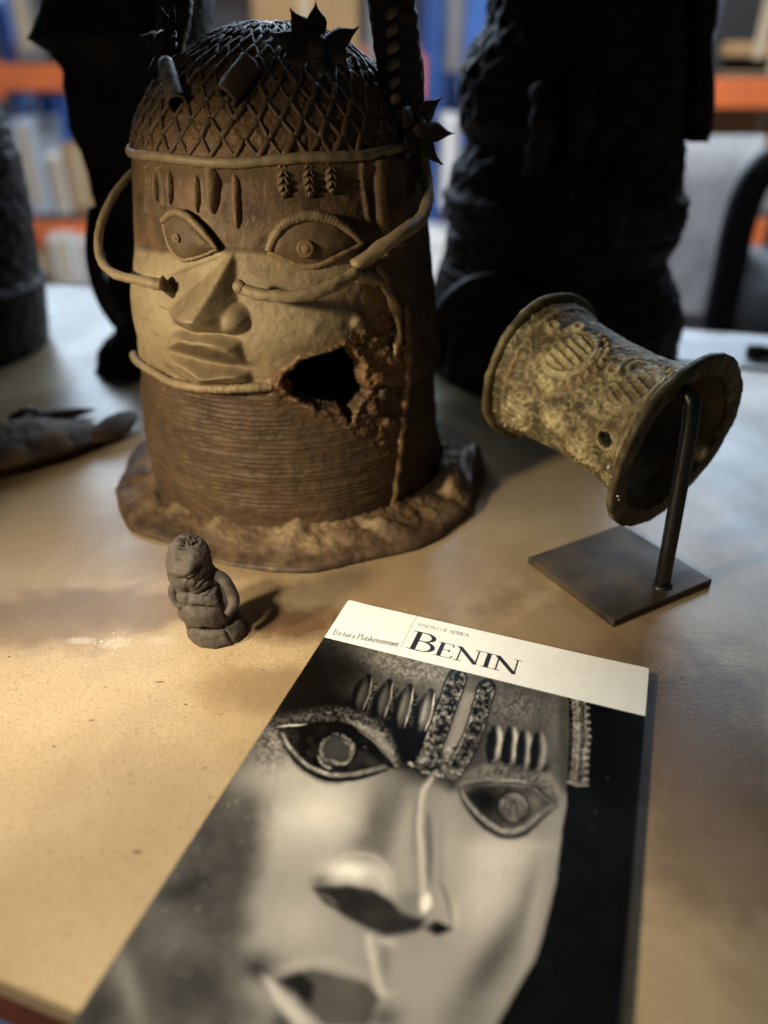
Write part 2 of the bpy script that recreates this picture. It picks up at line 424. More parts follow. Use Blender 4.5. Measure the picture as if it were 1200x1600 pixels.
def nrm(th, z):
    dz = .002; s = (r0(z+dz)-r0(z-dz))/(2*dz); n = np.stack([np.sin(th), -np.cos(th), -s+0*th], -1)
    return n/np.linalg.norm(n, axis=-1, keepdims=True)
UR = .100
def suv(px, py, off=0.0):
    th, z = surf(px, py, off); return np.array([th*UR, z])
def spx(px, py, off=0.0):
    th, z = surf(px, py, off); return at(th, z, off)
def inpoly(U, Z, poly):
    """signed distance to polygon, inside negative"""
    poly = np.asarray(poly); x0, y0 = poly.T; x1, y1 = np.roll(poly, -1, 0).T
    ins = np.zeros(U.shape, bool); d = np.full(U.shape, 9.)
    for a, b, c, e in zip(x0, y0, x1, y1):
        hit = ((b > Z) != (e > Z)) & (U < (c-a)*(Z-b)/(e-b+1e-15)+a); ins ^= hit
        tt = np.clip(((U-a)*(c-a)+(Z-b)*(e-b))/((c-a)**2+(e-b)**2+1e-18), 0, 1)
        d = np.minimum(d, np.hypot(U-a-tt*(c-a), Z-b-tt*(e-b)))
    return np.where(ins, -d, d)

# angles: dense on the side that faces the room, coarse round the back
TH = np.concatenate([np.linspace(R(-112), R(112), 620), np.linspace(R(112), R(248), 72)[1:-1]])
SS = np.linspace(0, _ps[-1], 640)
ZZ = np.interp(SS, _ps, PROF[:, 0])
# soften the profile corners
for _ in range(6): ZZ[1:-1] = (ZZ[:-2]+2*ZZ[1:-1]+ZZ[2:])/4
NT_, NZ_ = len(TH), len(ZZ)
T2, Z2 = np.meshgrid(TH, ZZ); U2 = T2*UR
RR = r0(Z2)
for _ in range(10): RR[1:-1] = (RR[:-2]+2*RR[1:-1]+RR[2:])/4
D = np.zeros_like(U2)

def tri_field(ctrl, tris):
    out = np.zeros_like(U2)
    P = {k: (*suv(px, py, off), off) for k, (px, py, off) in ctrl.items()}
    for a, b, c in tris:
        A, B, C = (np.array(P[k]) for k in (a, b, c))
        lo = np.minimum(np.minimum(A, B), C); hi = np.maximum(np.maximum(A, B), C)
        msk = (U2 >= lo[0]) & (U2 <= hi[0]) & (Z2 >= lo[1]) & (Z2 <= hi[1])
        if not msk.any(): continue
        x, y = U2[msk], Z2[msk]; den = (B[1]-C[1])*(A[0]-C[0])+(C[0]-B[0])*(A[1]-C[1])
        if abs(den) < 1e-14: continue
        w1 = ((B[1]-C[1])*(x-C[0])+(C[0]-B[0])*(y-C[1]))/den; w2 = ((C[1]-A[1])*(x-C[0])+(A[0]-C[0])*(y-C[1]))/den; w3 = 1-w1-w2
        ok = (w1 > -.01) & (w2 > -.01) & (w3 > -.01)
        cur = out[msk]; cur[ok] = np.maximum(cur[ok], (w1*A[2]+w2*B[2]+w3*C[2])[ok]); out[msk] = cur
    return out
nose = tri_field(
    {'A': (364, 393, .0005), 'K': (222, 448, .0055), 'T': (296, 505, .030), 'L': (262, 486, .0080), 'M': (376, 448, .001), 'Q': (388, 484, .001), 'TL': (270, 503, .0060), 'B': (304, 521, .006), 'BR': (388, 522, .001)},
    [('A', 'T', 'L'), ('A', 'L', 'K'), ('A', 'T', 'M'), ('M', 'T', 'Q'), ('Q', 'T', 'BR'), ('T', 'L', 'TL'), ('T', 'TL', 'B'), ('T', 'B', 'BR')])
lips = tri_field(
    {'P1': (256, 546, .004), 'P2': (286, 531, .0190), 'P3': (301, 539, .0175), 'P4': (313, 534, .0205), 'P5': (352, 549, .0165), 'P6': (397, 577, .0030), 'P7': (303, 560, .0045), 'P7r': (352, 571, .0035),
     'P8': (284, 573, .0145), 'P9': (312, 595, .0185), 'P10': (362, 589, .0145), 'B': (302, 519, .0070), 'BL': (268, 512, .0012), 'BR': (392, 524, .0012), 'C1': (252, 566, .0012), 'C2': (312, 606, .0050), 'C3': (402, 600, .0012), 'E': (420, 560, .0005)},
    [('P1', 'P2', 'P7'), ('P2', 'P3', 'P7'), ('P3', 'P4', 'P7'), ('P4', 'P5', 'P7'), ('P5', 'P7r', 'P7'), ('P5', 'P6', 'P7r'),
     ('P1', 'P7', 'P8'), ('P7', 'P9', 'P8'), ('P7', 'P7r', 'P9'), ('P7r', 'P10', 'P9'), ('P7r', 'P6', 'P10'),
     ('P1', 'P8', 'C1'), ('P8', 'C2', 'C1'), ('P8', 'P9', 'C2'), ('P9', 'P10', 'C2'), ('P10', 'C3', 'C2'), ('P10', 'P6', 'C3'),
     ('B', 'P2', 'BL'), ('P1', 'P2', 'BL'), ('B', 'P3', 'P2'), ('B', 'P4', 'P3'), ('B', 'BR', 'P4'), ('BR', 'P5', 'P4'), ('BR', 'P6', 'P5'), ('BR', 'E', 'P6')])
for _ in range(9): lips[1:-1, 1:-1] = (lips[1:-1, 1:-1]*4+lips[:-2, 1:-1]+lips[2:, 1:-1]+lips[1:-1, :-2]+lips[1:-1, 2:])/8
D = np.maximum(nose, lips)
def bump_at(px, py, ru, rz, h, rot=0.0, off=0.0, flat=2.0):
    u, z = suv(px, py, off); a, b = U2-u, Z2-z; ca, sa = math.cos(rot), math.sin(rot)
    q = ((a*ca+b*sa)/ru)**2+((-a*sa+b*ca)/rz)**2
    return h*np.exp(-q**(flat/2.0))
D = np.maximum(D, bump_at(353, 502, .0125, .0092, .0160, 0, .012, 3.2))      # wing of the nose
_s = lambda px, py, ru, rz, h: h*np.exp(-(((U2-suv(px, py)[0])/ru)**2+((Z2-suv(px, py)[1])/rz)**2)**1.2)
cheeks = (_s(236, 470, .030, .030, .0085)+_s(455, 500, .042, .030, .0080)+_s(322, 556, .046, .022, .0035))*(1-sstep(.166, .181, Z2))
D = np.maximum(D, cheeks)
for _ in range(6):                                                         # take the razor edge off the facets
    D[1:-1, 1:-1] = (D[1:-1, 1:-1]*4+D[:-2, 1:-1]+D[2:, 1:-1]+D[1:-1, :-2]+D[1:-1, 2:])/8
# brow ledge: the forehead sits back a little above the eyes
zb = np.interp(U2[0], [suv(205, 385)[0], suv(345, 392)[0], suv(415, 396)[0], suv(560, 392)[0]], [suv(205, 385)[1], suv(345, 392)[1], suv(415, 396)[1], suv(560, 392)[1]])
fore = sstep(-.0015, .0025, Z2-zb[None])*sstep(0, .01, ZB-.002-Z2)*sstep(R(-75), R(-55), T2)*(1-sstep(R(40), R(52), T2))
D -= .0028*fore
# collar of thin stacked rings, below the chin line
cl = [(200, 552), (232, 578), (270, 598), (312, 609), (370, 611), (430, 606), (600, 600), (640, 598)]
cu = [suv(*q)[0] for q in cl]; cz = [suv(*q)[1] for q in cl]
zc = np.interp(U2[0], [-UR*math.pi]+cu+[UR*math.pi*1.4], [cz[0]+.012]+cz+[cz[-1]])
below = sstep(0, .002, zc[None]-Z2)
ringn = fbm(np.stack([U2.ravel()*60, Z2.ravel()*240, U2.ravel()*0], -1), 3, 3).reshape(U2.shape)
side_u = np.interp(ZZ, [suv(612, 800)[1], suv(632, 560)[1]], [suv(612, 800)[0], suv(632, 560)[0]])
front_side = 1-sstep(-.001, .001, U2-side_u[:, None])
D += below*(-.0015+.00065*np.abs(np.sin(math.pi*(Z2+.0011*ringn)/.0031))*front_side*sstep(.018, .03, Z2)*np.clip(.75+1.3*ringn, .1, 1.1)+.0006*ringn)
D -= below*(1-front_side)*.0045*sstep(.02, .04, Z2)
# plaited locks that hang at the temple
for (a, b), w, h in (([(592, 250), (603, 396)], .0052, .0042), ([(566, 256), (588, 392)], .0022, .0020), ([(622, 248), (628, 380)], .004, .0032), ([(205+20, 262), (222, 330)], .003, .002), ([(246, 262), (250, 320)], .003, .002)):
    pa, pb_ = suv(*a), suv(*b); tt = np.clip((Z2-pa[1])/(pb_[1]-pa[1]), 0, 1); uc = pa[0]+(pb_[0]-pa[0])*tt
    D += h*np.exp(-((U2-uc)/w)**4)*sstep(-.003, 0, Z2-pb_[1])*sstep(-.002, 0, pa[1]-Z2)
# weathering: dents, pits, corrosion crust at the torn cheek
P3 = np.stack([AX+RR*np.sin(T2), AY-RR*np.cos(T2), Z2], -1).reshape(-1, 3)
wn = fbm(P3*55, 4, 21).reshape(U2.shape); wf = fbm(P3*260, 4, 22).reshape(U2.shape)
D += np.where(Z2 > zc[None], .00045, .0009)*wn+.00045*wf+.0014*sstep(0, .004, Z2-ZB)*np.abs(fbm(P3*210, 3, 23)).reshape(U2.shape)
crust = -inpoly(U2, Z2, [suv(*q) for q in [(560, 500), (600, 480), (632, 492), (638, 560), (638, 690), (606, 706), (572, 690), (556, 672), (500, 652), (446, 628), (420, 612), (420, 590), (438, 578), (470, 552), (540, 528)]])
crust_w = sstep(-.004, .005, crust)
D += crust_w*(.0021*np.abs(fbm(P3*190, 4, 31).reshape(U2.shape))*1.6-.0008)
for q in [(565, 512), (585, 530), (600, 548), (555, 500), (612, 560), (430, 598), (432, 616), (590, 590), (602, 615), (585, 640), (610, 660)]:
    D += bump_at(*q, .0045, .0035, .0030*RNG.uniform(.6, 1.2), 0, 0, 4)
D += bump_at(490, 505, .004, .0035, .0010)+bump_at(555, 488, .0035, .003, .0012)
# cap: shallow cells between the net strands
capw = sstep(0, .004, Z2-ZB)
# hole torn in the cheek
hole_px = [(440, 590), (446, 578), (462, 566), (470, 556), (492, 551), (512, 546), (528, 540), (538, 533), (546, 541), (556, 556), (566, 562), (568, 578), (571, 596), (580, 611), (576, 622), (566, 632), (556, 646), (553, 662), (546, 664), (540, 652), (531, 641), (514, 642), (497, 641), (480, 633), (458, 622), (449, 611), (444, 602)]
hd = inpoly(U2, Z2, [suv(*q) for q in hole_px])+.0009*wf*1.3
rim = sstep(.0, -.0022, hd)                           # 1 inside
D -= .0075*rim
D += .0016*np.exp(-((hd-.0012)/.0016)**2)*(.4+np.abs(wn)*1.6)
N3 = np.stack([np.sin(T2), -np.cos(T2), np.zeros_like(T2)], -1)
# on the dome push along the true normal
sl = np.gradient(RR, axis=0)/(np.gradient(Z2, axis=0)+1e-9); sl = np.clip(sl, -25, 2)
nz = np.where(Z2 > ZB, -sl, 0); nn = np.sqrt(1+nz**2)
N3 = np.stack([N3[..., 0]/nn, N3[..., 1]/nn, nz/nn], -1)
D *= np.where(Z2 > .289, .3, 1)
HV = np.stack([AX+RR*np.sin(T2), AY-RR*np.cos(T2), Z2], -1)+N3*D[..., None]
# tint: r dusty tan, g rusty crust, b dark patina and painted side shade
dust = (1-fore)*(1-below)*(1-sstep(-.002, .002, Z2-ZB))*sstep(R(-95), R(-70), T2)*(1-sstep(R(28), R(46), T2))
dust = dust*(1-.9*crust_w)*(1-sstep(-.001, .006, Z2-zb[None]+.004*wn))
dust = np.clip(dust*(.86+.55*wn), 0, 1)
mouthpoly = inpoly(U2, Z2, [suv(*q) for q in [(252, 548), (290, 528), (400, 560), (402, 600), (312, 602), (270, 575)]])
dust *= 1-.25*sstep(.001, -.002, mouthpoly)
uplip = sstep(.0012, -.0012, inpoly(U2, Z2, [suv(a, b, .012) for a, b in [(258, 546), (286, 531), (301, 538), (313, 534), (352, 549), (396, 577), (352, 571), (303, 560)]]))  # upper lip set darker and less dusty than the face around it
dust *= 1-.55*uplip
rust = np.clip(crust_w*(.55+wn)+.50*np.exp(-((hd-.002)/.004)**2)+.30*below*np.clip(.2+wn*1.5, 0, 1)+.22*np.exp(-(Z2-zb[None])**2/.002**2)*np.clip(.4+wn, 0, 1)*sstep(R(-70), R(-50), T2)*(1-sstep(R(40), R(55), T2)), 0, 1)
rust += .45*sstep(.0, .004, Z2-ZB)*(1-sstep(.02, .045, Z2-ZB))*np.clip(.5+wn, 0, 1)+.35*np.clip(wn*1.6-.2, 0, 1)*fore
patina_shade = np.clip(.62*below*front_side+.55*fore*np.clip(.4-wn*1.6, 0, 1)+.75*(1-front_side)*below+.8*sstep(R(46), R(62), T2)+.35*np.clip(-wn*2-.3, 0, 1)+.5*rim+.35*uplip, 0, 1)  # right side of the head darkened as its shade, beside the dark patina
TINT = np.stack([dust, np.clip(rust, 0, 1), patina_shade], -1)

HEAD = thing('bronze_portrait_sculpture', 'large brown bronze head with netted cap, wire whiskers and a hole torn in its cheek', 'sculpture', (AX, AY, 0))
M_HEAD = mat_old_bronze('head_bronze', (.150, .090, .043), (.310, .240, .138), (.215, .105, .042), (.038, .024, .014), .60, .12)
M_NET = mat_old_bronze('net_bronze', (.100, .062, .032), (.22, .165, .095), (.15, .078, .036), (.028, .018, .011), .56, .15, 500, .4, 0)
idx = np.arange(NZ_*NT_).reshape(NZ_, NT_)
q = np.stack([idx[:-1, :], np.roll(idx, -1, 1)[:-1, :], np.roll(idx, -1, 1)[1:, :], idx[1:, :]], -1)
hq = (hd < -.0026)
fhole = hq[:-1]&hq[1:]&np.roll(hq, -1, 1)[:-1]
fz = (Z2[:-1]+Z2[1:])/2
is_cap = fz > ZB; is_col = (fz < zc[None]-.0005) & ~is_cap; is_face = ~is_cap & ~is_col
def sub(mask, name, mat):
    f = q[mask & ~fhole].reshape(-1, 4); used = np.unique(f); rm = np.full(NZ_*NT_, -1); rm[used] = np.arange(len(used))
    return obj(name, HV.reshape(-1, 3)[used], rm[f], mat, HEAD, True, TINT.reshape(-1, 3)[used])
FACE = sub(is_face, 'face', M_HEAD); CAP = sub(is_cap, 'cap', M_HEAD); COLLAR = sub(is_col, 'collar', M_HEAD)
# dark inner core wall seen through the hole
n_, m_ = 60, 30
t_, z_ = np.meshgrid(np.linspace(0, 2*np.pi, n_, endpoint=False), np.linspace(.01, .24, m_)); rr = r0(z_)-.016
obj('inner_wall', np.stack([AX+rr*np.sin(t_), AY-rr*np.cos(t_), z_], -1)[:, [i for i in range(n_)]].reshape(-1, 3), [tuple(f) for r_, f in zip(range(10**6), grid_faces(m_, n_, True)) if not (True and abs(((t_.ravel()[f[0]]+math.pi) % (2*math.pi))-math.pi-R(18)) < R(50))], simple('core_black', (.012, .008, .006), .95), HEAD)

def bt(V, r=0.0, g=0.0, b=0.0): return np.tile([[r, g, b]], (len(V), 1))
def part(name, vf, par=HEAD, tint=(0.3, .1, .2), mat=M_HEAD, smooth=True):
    V, F = vf; V = np.asarray(V); V = V+.00055*np.stack([fbm(V*230, 3, 61+k) for k in range(3)], -1); c = np.array(tint)[None]+fbm(np.asarray(V)*140, 3, 77)[:, None]*np.array([[.3, .25, .3]])
    return obj(name, V, F, mat, par, smooth, np.clip(c, 0, 1))
# head band and chin band
def surfpath(px, n=80, offs=None):
    P = [surf(*p_[:2], p_[2] if len(p_) > 2 else 0) for p_ in px]; O = [p_[2] if len(p_) > 2 else 0 for p_ in px]
    s = smooth_path(np.array([(a, b, c) for (a, b), c in zip(P, O)]), n); return at(s[:, 0], s[:, 1], s[:, 2])
th_ = np.linspace(R(-120), R(75), 150)
zband = ZB+.0006*np.sin(th_*7)+np.interp(th_, [R(-80), R(-10), R(55)], [-.0008, -.0012, .0022])
part('head_band', tube(at(th_, zband, .0008), .0028, 10, rfun=lambda s, a: 1+.08*np.sin(s*190)*np.cos(a)), tint=(.75, .1, 0))
part('chin_band', tube(surfpath([(203, 553, .003), (232, 577, .004), (268, 597, .006), (310, 606, .0085), (345, 608, .0075), (385, 606, .006), (425, 603, .003)], 70), .0026, 9, rfun=lambda s, a: 1+.10*np.sin(s*140+a)), tint=(.75, .2, 0))
part('side_ridge', tube(surfpath([(634, 478, .001), (636, 560, .000), (630, 640, -.001), (622, 720, -.002), (612, 800, -.002)], 60), .0028, 9, rfun=lambda s, a: 1+.25*np.sin(s*60+a)), tint=(.1, .85, 0))
# torn lip of metal at the temple
part('torn_flap', tube(surfpath([(588, 412, .010), (604, 450, .009), (622, 500, .004), (618, 555, .002)], 30), np.linspace(.0032, .0022, 30), 8, rfun=lambda s, a: 1+.3*np.sin(s*20+a*2)), tint=(.4, .5, 0))
part('bracket', tube(surfpath([(556, 430, .007), (575, 432, .010), (592, 438, .008)], 14), .0042, 8, rfun=lambda s, a: 1+.2*np.sin(s*9+a*3)), tint=(.5, .4, 0))

# eyes
def eye(upper, lower, pupil, pr, rope):
    n, m_ = 34, 17
    up = smooth_path(upper, n); lo = smooth_path(lower, n); V = []
    for j in range(m_):
        t = j/(m_-1); row = lo*(1-t)+up*t
        for k, (x, y) in enumerate(row):
            off = .0006+.0046*(1-(2*t-1)**2)**.6*(math.sin(math.pi*k/(n-1)))**.55
            V.append(spx(x, y, off))
    E_ = part('eye', (np.array(V), [tuple(f) for f in grid_faces(m_, n)]), tint=(.12, .05, .35))
    c = spx(*pupil, .0052); th, z = surf(*pupil, .0052); N = nrm(np.array(th), np.array(z)); A = np.cross(N, [0, 0, 1]); A /= np.linalg.norm(A); B = np.cross(A, N)
    V = []; ringr = [(1.0, -.002), (1.0, .0008), (.86, .0016), (.62, .0010), (.5, .0013), (.25, .0019), (.02, .0020)]
    a = np.linspace(0, 2*np.pi, 28, endpoint=False)
    for rr_, hh in ringr: V += list(c+pr*rr_*(np.cos(a)[:, None]*A+np.sin(a)[:, None]*B)+N*hh)
    part('pupil', (np.array(V), [tuple(f) for f in grid_faces(len(ringr), 28, True)]), E_, (.35, .3, .1))
    P = surfpath([(*p_, .0022) for p_ in upper], 90)
    part('upper_eyelid', tube(P, np.interp(np.linspace(0, 1, 90), [0, .3, .7, 1], [.0024, .0030, .0028, .0018] if rope > 20 else [.0016, .0024, .0022, .0012]), 12, rfun=lambda s, a: 1+(.07 if rope > 20 else .025)*np.sin(s*2*np.pi*rope*1.25+a*1.0)), tint=(.45, .15, .1))
    P = surfpath([(*p_, .0012) for p_ in lower], 70)
    part('lower_eyelid', tube(P, .0019 if rope > 20 else .0012, 9, rfun=lambda s, a: 1+.08*np.sin(s*2*np.pi*rope+a)), tint=(.55, .4, 0))
eye([(420, 392), (428, 370), (446, 350), (470, 340), (495, 338), (522, 345), (546, 361), (566, 380)], [(420, 394), (442, 404), (465, 413), (488, 416), (510, 409), (532, 397), (552, 387), (566, 381)], (477, 389), .0048, 26)
eye([(254, 346), (264, 335), (278, 332), (292, 338), (304, 349), (316, 362), (328, 376), (338, 388)], [(256, 350), (262, 378), (272, 396), (284, 405), (300, 404), (316, 399), (330, 393), (339, 389)], (276, 372), .0024, 16)

# raised marks on the forehead
def mark(cx, cy, w, h, leaf, hh=.0032, tilt=0.0, name='forehead_mark', tint=(.25, .15, .25)):
    n, m_ = 17, 41; V = []; th, z = surf(cx, cy); uw = w/1150*.42; vh = h/1150*.44
    for j in range(m_):
        t = -1+2*j/(m_-1)
        for k in range(n):
            s = -1+2*k/(n-1); half = (1-abs(t)**2.2)**.7*(1 if leaf else (.75+.25*t))
            dome = max(0., 1-s*s)**.6*max(0., 1-abs(t)**3)**.5
            if leaf: dome *= .72+.28*math.cos((t*4.6+abs(s)*1.5)*2*math.pi/1.55)-.28*math.exp(-(s/.16)**2)
            uu = th+(s*half*uw/2+t*vh/2*tilt)/.0935; zz_ = z+t*vh/2
            V.append(at(np.array(uu), np.array(zz_), -.0030+(hh+.001)*max(dome, 0)))
    part(name, (np.array(V), [tuple(f) for f in grid_faces(m_, n)]), tint=tint)
mark(328, 291, 36, 74, False, .0046)
for x, y in ((443, 278), (484, 278), (519, 272)): mark(x, y, 22, 56, True, .0036)
mark(366, 314, 22, 76, False, .0024, tint=(.1, .6, 0)); mark(304, 302, 16, 54, False, .0022); mark(262, 292, 14, 50, False, .0026); mark(240, 290, 12, 46, False, .0026)

# wire whiskers
wr = lambda s, a: 1+.05*np.sin(s*13.7+a)+.035*np.sin(s*29.3+a*2+1.1)+.03*np.sin(s*57+a*3)
wire = thing  # noqa
P = np.array([spx(372, 449, .020), spx(405, 460, .023), spx(450, 463, .024), spx(500, 455, .022), spx(535, 440, .018), spx(558, 424, .013)])
WH = part('whisker', tube(smooth_path(P, 60), np.linspace(.0032, .0038, 60), 14, rfun=wr), tint=(.85, .1, 0))
kn = np.array([spx(368, 446, .019), spx(374, 448, .021), spx(381, 452, .021)]); part('knob', tube(smooth_path(kn, 8), [.0012, .0028, .0035, .0037, .0036, .0034, .0033, .002], 12), WH, (.6, .2, .1))
P = np.array([spx(553, 416, .012), spx(598, 385, .014), spx(632, 362, .015), on_y(653, 347, .452), on_y(664, 328, .462), on_y(668, 300, .475), on_y(664, 268, .485), on_y(655, 236, .49)])
part('whisker', tube(smooth_path(P, 80), np.interp(np.linspace(0, 1, 80), [0, .4, .55, 1], [.0040, .0042, .0036, .0042]), 14, rfun=wr), tint=(.8, .1, 0))
P = np.array([spx(252, 445, .014), spx(232, 441, .017), on_y(205, 436, .432), on_y(180, 428, .440), on_y(160, 410, .452), on_y(153, 382, .465), on_y(158, 348, .478), on_y(174, 312, .490), on_y(195, 282, .502), on_y(214, 262, .512)])
part('whisker', tube(smooth_path(P, 90), np.interp(np.linspace(0, 1, 90), [0, .3, 1], [.0033, .0027, .0022]), 14, rfun=wr), tint=(.8, .1, 0))
part('stub_and_shadow', tube(smooth_path([spx(248, 438, .012), spx(262, 450, .008), spx(279, 466, .002)], 16), np.linspace(.0036, .0028, 16), 10), tint=(0, .1, .95))  # broken root and the shadow beside it, built as one dark tube

# net of tubular beads on the cap: each strand segment is its own piece
def prof_at(s):
    return np.interp(s, _ps, PROF[:, 0]), np.interp(s, _ps, PROF[:, 1])
S_BAND = float(np.interp(ZB, PROF[:, 0], _ps)); S_TOP = _ps[-1]
NCOL = 42; ROWS = 11
srow = S_BAND+.001+(S_TOP-S_BAND-.012)*np.linspace(0, 1, ROWS+1)**1.02
def node(i, j):
    a = 2*math.pi*(i+.5*(j % 2))/NCOL+.010*math.sin(i*5.1+j*3.7); return a, srow[j]+.0005*math.sin(i*2.3+j*4.9)*(j > 0)
def strand(i, j, di):
    a0, s0 = node(i, j); i2 = i+(0 if j % 2 == 0 and di < 0 else 0)
    if j % 2 == 0: i2 = i if di > 0 else i-1
    else: i2 = i+1 if di > 0 else i
    a1, s1 = node(i2, j+1); n = 6
    A = np.linspace(a0, a1, n); S = np.linspace(s0, s1, n); z, r = prof_at(S)
    dz = np.interp(S+.002, _ps, PROF[:, 0])-np.interp(S-.002, _ps, PROF[:, 0]); dr = np.interp(S+.002, _ps, PROF[:, 1])-np.interp(S-.002, _ps, PROF[:, 1])
    L = np.hypot(dz, dr)+1e-9; off = .0004+.0003*math.sin(i*1.7+j*2.9+di); rr = r+off*dz/L; zz_ = z-off*dr/L
    P = np.stack([AX+rr*np.sin(A), AY-rr*np.cos(A), zz_], -1)
    return P
back_parts = []
for j in range(ROWS):
    for i in range(NCOL):
        a, s = node(i, j); aa = (a+math.pi) % (2*math.pi)-math.pi
        for di in (-1, 1):
            P = strand(i, j, di); w = .0017*(1-.05*j)*(1.12 if di > 0 else .88)
            if RNG.rand() < (.05 if aa > R(-15) else .01): continue
            vf = tube(P, np.array([.95, .95, 1.0, 1.0, .95, .95])*w*RNG.uniform(.8, 1.12)*(1+.12*RNG.uniform(-1, 1, 6)), 7)
            if -R(105) < aa < R(75): part('net_strand', vf, CAP, (.25+.15*(j < 4), .35*(j < 5), .15), M_NET)
            else: back_parts.append(vf)
o = part('net_back', merge(back_parts), CAP, (.2, .1, .3), M_NET); o['kind'] = 'stuff'

# tubes laid on the net
def cap_pt(px, py, off): return spx(px, py, off)
def bead_tube(p0, p1, r0_, r1_, tint):
    n = 14; a, b = np.array(p0), np.array(p1); ts = np.linspace(0, 1, n); P = a+(b-a)*ts[:, None]
    V, F = tube(P, np.linspace(r0_, r1_, n), 18, caps=False, rfun=lambda s, a_: 1+.03*np.sin(s*30+a_*2))
    Vi, Fi = tube(P[:5], np.linspace(r0_, r1_, n)[:5]*.72, 18, caps=False); Fi = [tuple(reversed(f)) for f in Fi]
    k = len(V); F = list(F)+[tuple(i+k for i in f) for f in Fi]
    for j in range(18): F.append((j, k+j, k+(j+1) % 18, (j+1) % 18))
    c = len(V)+len(Vi); V = np.vstack([V, Vi, P[4], P[-1]])
    for j in range(18):
        F.append((c, k+4*18+(j+1) % 18, k+4*18+j)); F.append((c+1, (n-1)*18+j, (n-1)*18+(j+1) % 18))
    return part('bead_tube', (V, F), tint=tint, mat=M_NET)
bead_tube(cap_pt(352, 152, .006), cap_pt(391, 98, .007), .0062, .0060, (.3, .05, .3))
bead_tube(cap_pt(277, 163, .006), cap_pt(259, 100, .010), .0056, .0044, (.4, .1, .25))

# rosettes of pointed petals
def rosette(c, N, petals, boss, tint, lift=.25):
    N = np.array(N, float); N /= np.linalg.norm(N); c = np.array(c)
    e = part('rosette', merge([tube([c-N*.006, c-N*.001, c+N*.003, c+N*.0055], [boss*.5, boss, boss*.95, boss*.45], 14)]), HEAD, tint, M_NET)
    for d, L, w in petals:
        d = np.array(d, float); d -= N*(d@N); d /= np.linalg.norm(d); sd = np.cross(N, d); n, m_ = 11, 7; V = []
        for side in (1, -1):
            for k in range(n):
                t = k/(n-1); half = w*(math.sin(math.pi*min(1, t*.86+.14))**.8)*(1 if t < .5 else (1-((t-.5)/.5)**1.6)+.02)
                for j in range(m_):
                    s = -1+2*j/(m_-1)
                    V.append(c+d*(boss*.7+L*t)+sd*half*s+N*(lift*L*t*t+.0018*(1-s*s)-.0006+side*.0009*(1-.7*t)*(1-abs(s)*.5)))
        f = [tuple(x) for x in grid_faces(n, m_)]; k = n*m_
        f2 = [tuple(reversed([i+k for i in x])) for x in f]
        bd = [i for i in range(m_)]+[r_*m_+m_-1 for r_ in range(1, n)]+[(n-1)*m_+i for i in range(m_-2, -1, -1)]+[r_*m_ for r_ in range(n-2, 0, -1)]
        f3 = [(b, a, a+k, b+k) for a, b in zip(bd, bd[1:]+bd[:1])]
        part('petal', (np.array(V), f+f2+f3), e, tint, M_NET)
def dirs(cpx, tips, Y): 
    c = on_y(*cpx, Y); return [on_y(*t, Y)-c for t in tips]
c1 = on_y(494, 74, .452)
rosette(c1, (.10, -.95, .45), [(d, np.linalg.norm(d)*.74, .0054) for d in dirs((494, 74), [(452, 8), (494, -4), (566, 38), (552, 92), (412, 58), (438, 108), (510, 128)], .452)], .0064, (0.0, .10, .95))
c2 = on_y(652, 200, .478)
rosette(c2, (.75, -.62, .1), [(d+np.array([0, z, 0]), np.linalg.norm(d)*.95, .0058) for d, z in zip(dirs((652, 200), [(690, 156), (722, 210), (684, 256), (632, 250), (626, 156)], .478), (.01, .012, .008, -.02, -.02))], .0062, (0.0, .05, .9))
c3 = on_y(258, 66, .500)
rosette(c3, (-.65, -.60, .35), [(d, np.linalg.norm(d)*.9, .0048) for d in dirs((258, 66), [(198, 42), (236, 18), (284, 22), (300, 78), (236, 112), (262, 118)], .500)], .0058, (.0, .05, .9))

# tall plumes that rise from the cap
def plume(outline, Y, thick, tint):
    """outline rows: (left px, right px, py)"""
    n, s_ = 70, 20; rows = np.array(outline, float); ys = np.linspace(rows[0, 2], rows[-1, 2], n)
    l = np.interp(ys, rows[::-1, 2], rows[::-1, 0]) if rows[0, 2] > rows[-1, 2] else np.interp(ys, rows[:, 2], rows[:, 0])
    r = np.interp(ys, rows[::-1, 2], rows[::-1, 1]) if rows[0, 2] > rows[-1, 2] else np.interp(ys, rows[:, 2], rows[:, 1])
    a = np.linspace(0, 2*np.pi, s_, endpoint=False); V = []
    for k in range(n):
        pl, pr = on_y(l[k], ys[k], Y), on_y(r[k], ys[k], Y); c = (pl+pr)/2; hw = abs(pr[0]-pl[0])/2*(1+.02*math.sin(k*1.35))
        for b in a: V.append((c[0]+hw*math.copysign(abs(math.cos(b))**.7, math.cos(b)), c[1]+thick*math.copysign(abs(math.sin(b))**.7, math.sin(b))*(1+.05*math.sin(k*1.35)), c[2]))
    V = np.array(V); V += fbm(V*150, 3, 8)[:, None]*.0012
    F = [tuple(f) for f in grid_faces(n, s_, True)]+[tuple(range(s_-1, -1, -1)), tuple((n-1)*s_+i for i in range(s_))]
    return part('plume', (V, F), tint=tint, mat=M_NET)
plume([(608, 664, 262), (602, 664, 200), (592, 662, 120), (582, 656, 60), (574, 650, 0), (572, 640, -70), (580, 626, -120)], .492, .010, (0, .03, .95))
plume([(236, 262, 150), (240, 286, 90), (246, 300, 20), (250, 300, -50), (256, 290, -110)], .545, .008, (0, .03, .95))
for k in range(9):                                        # beads down the edge of the right plume
    py = 20+k*27; part('plume_bead', tube(smooth_path([on_y(604+k*1.0, py+8, .480), on_y(612+k, py, .477), on_y(620+k, py-6, .480)], 6), [.0012, .0024, .0027, .0027, .0024, .0012], 8), tint=(.1, .05, .7))

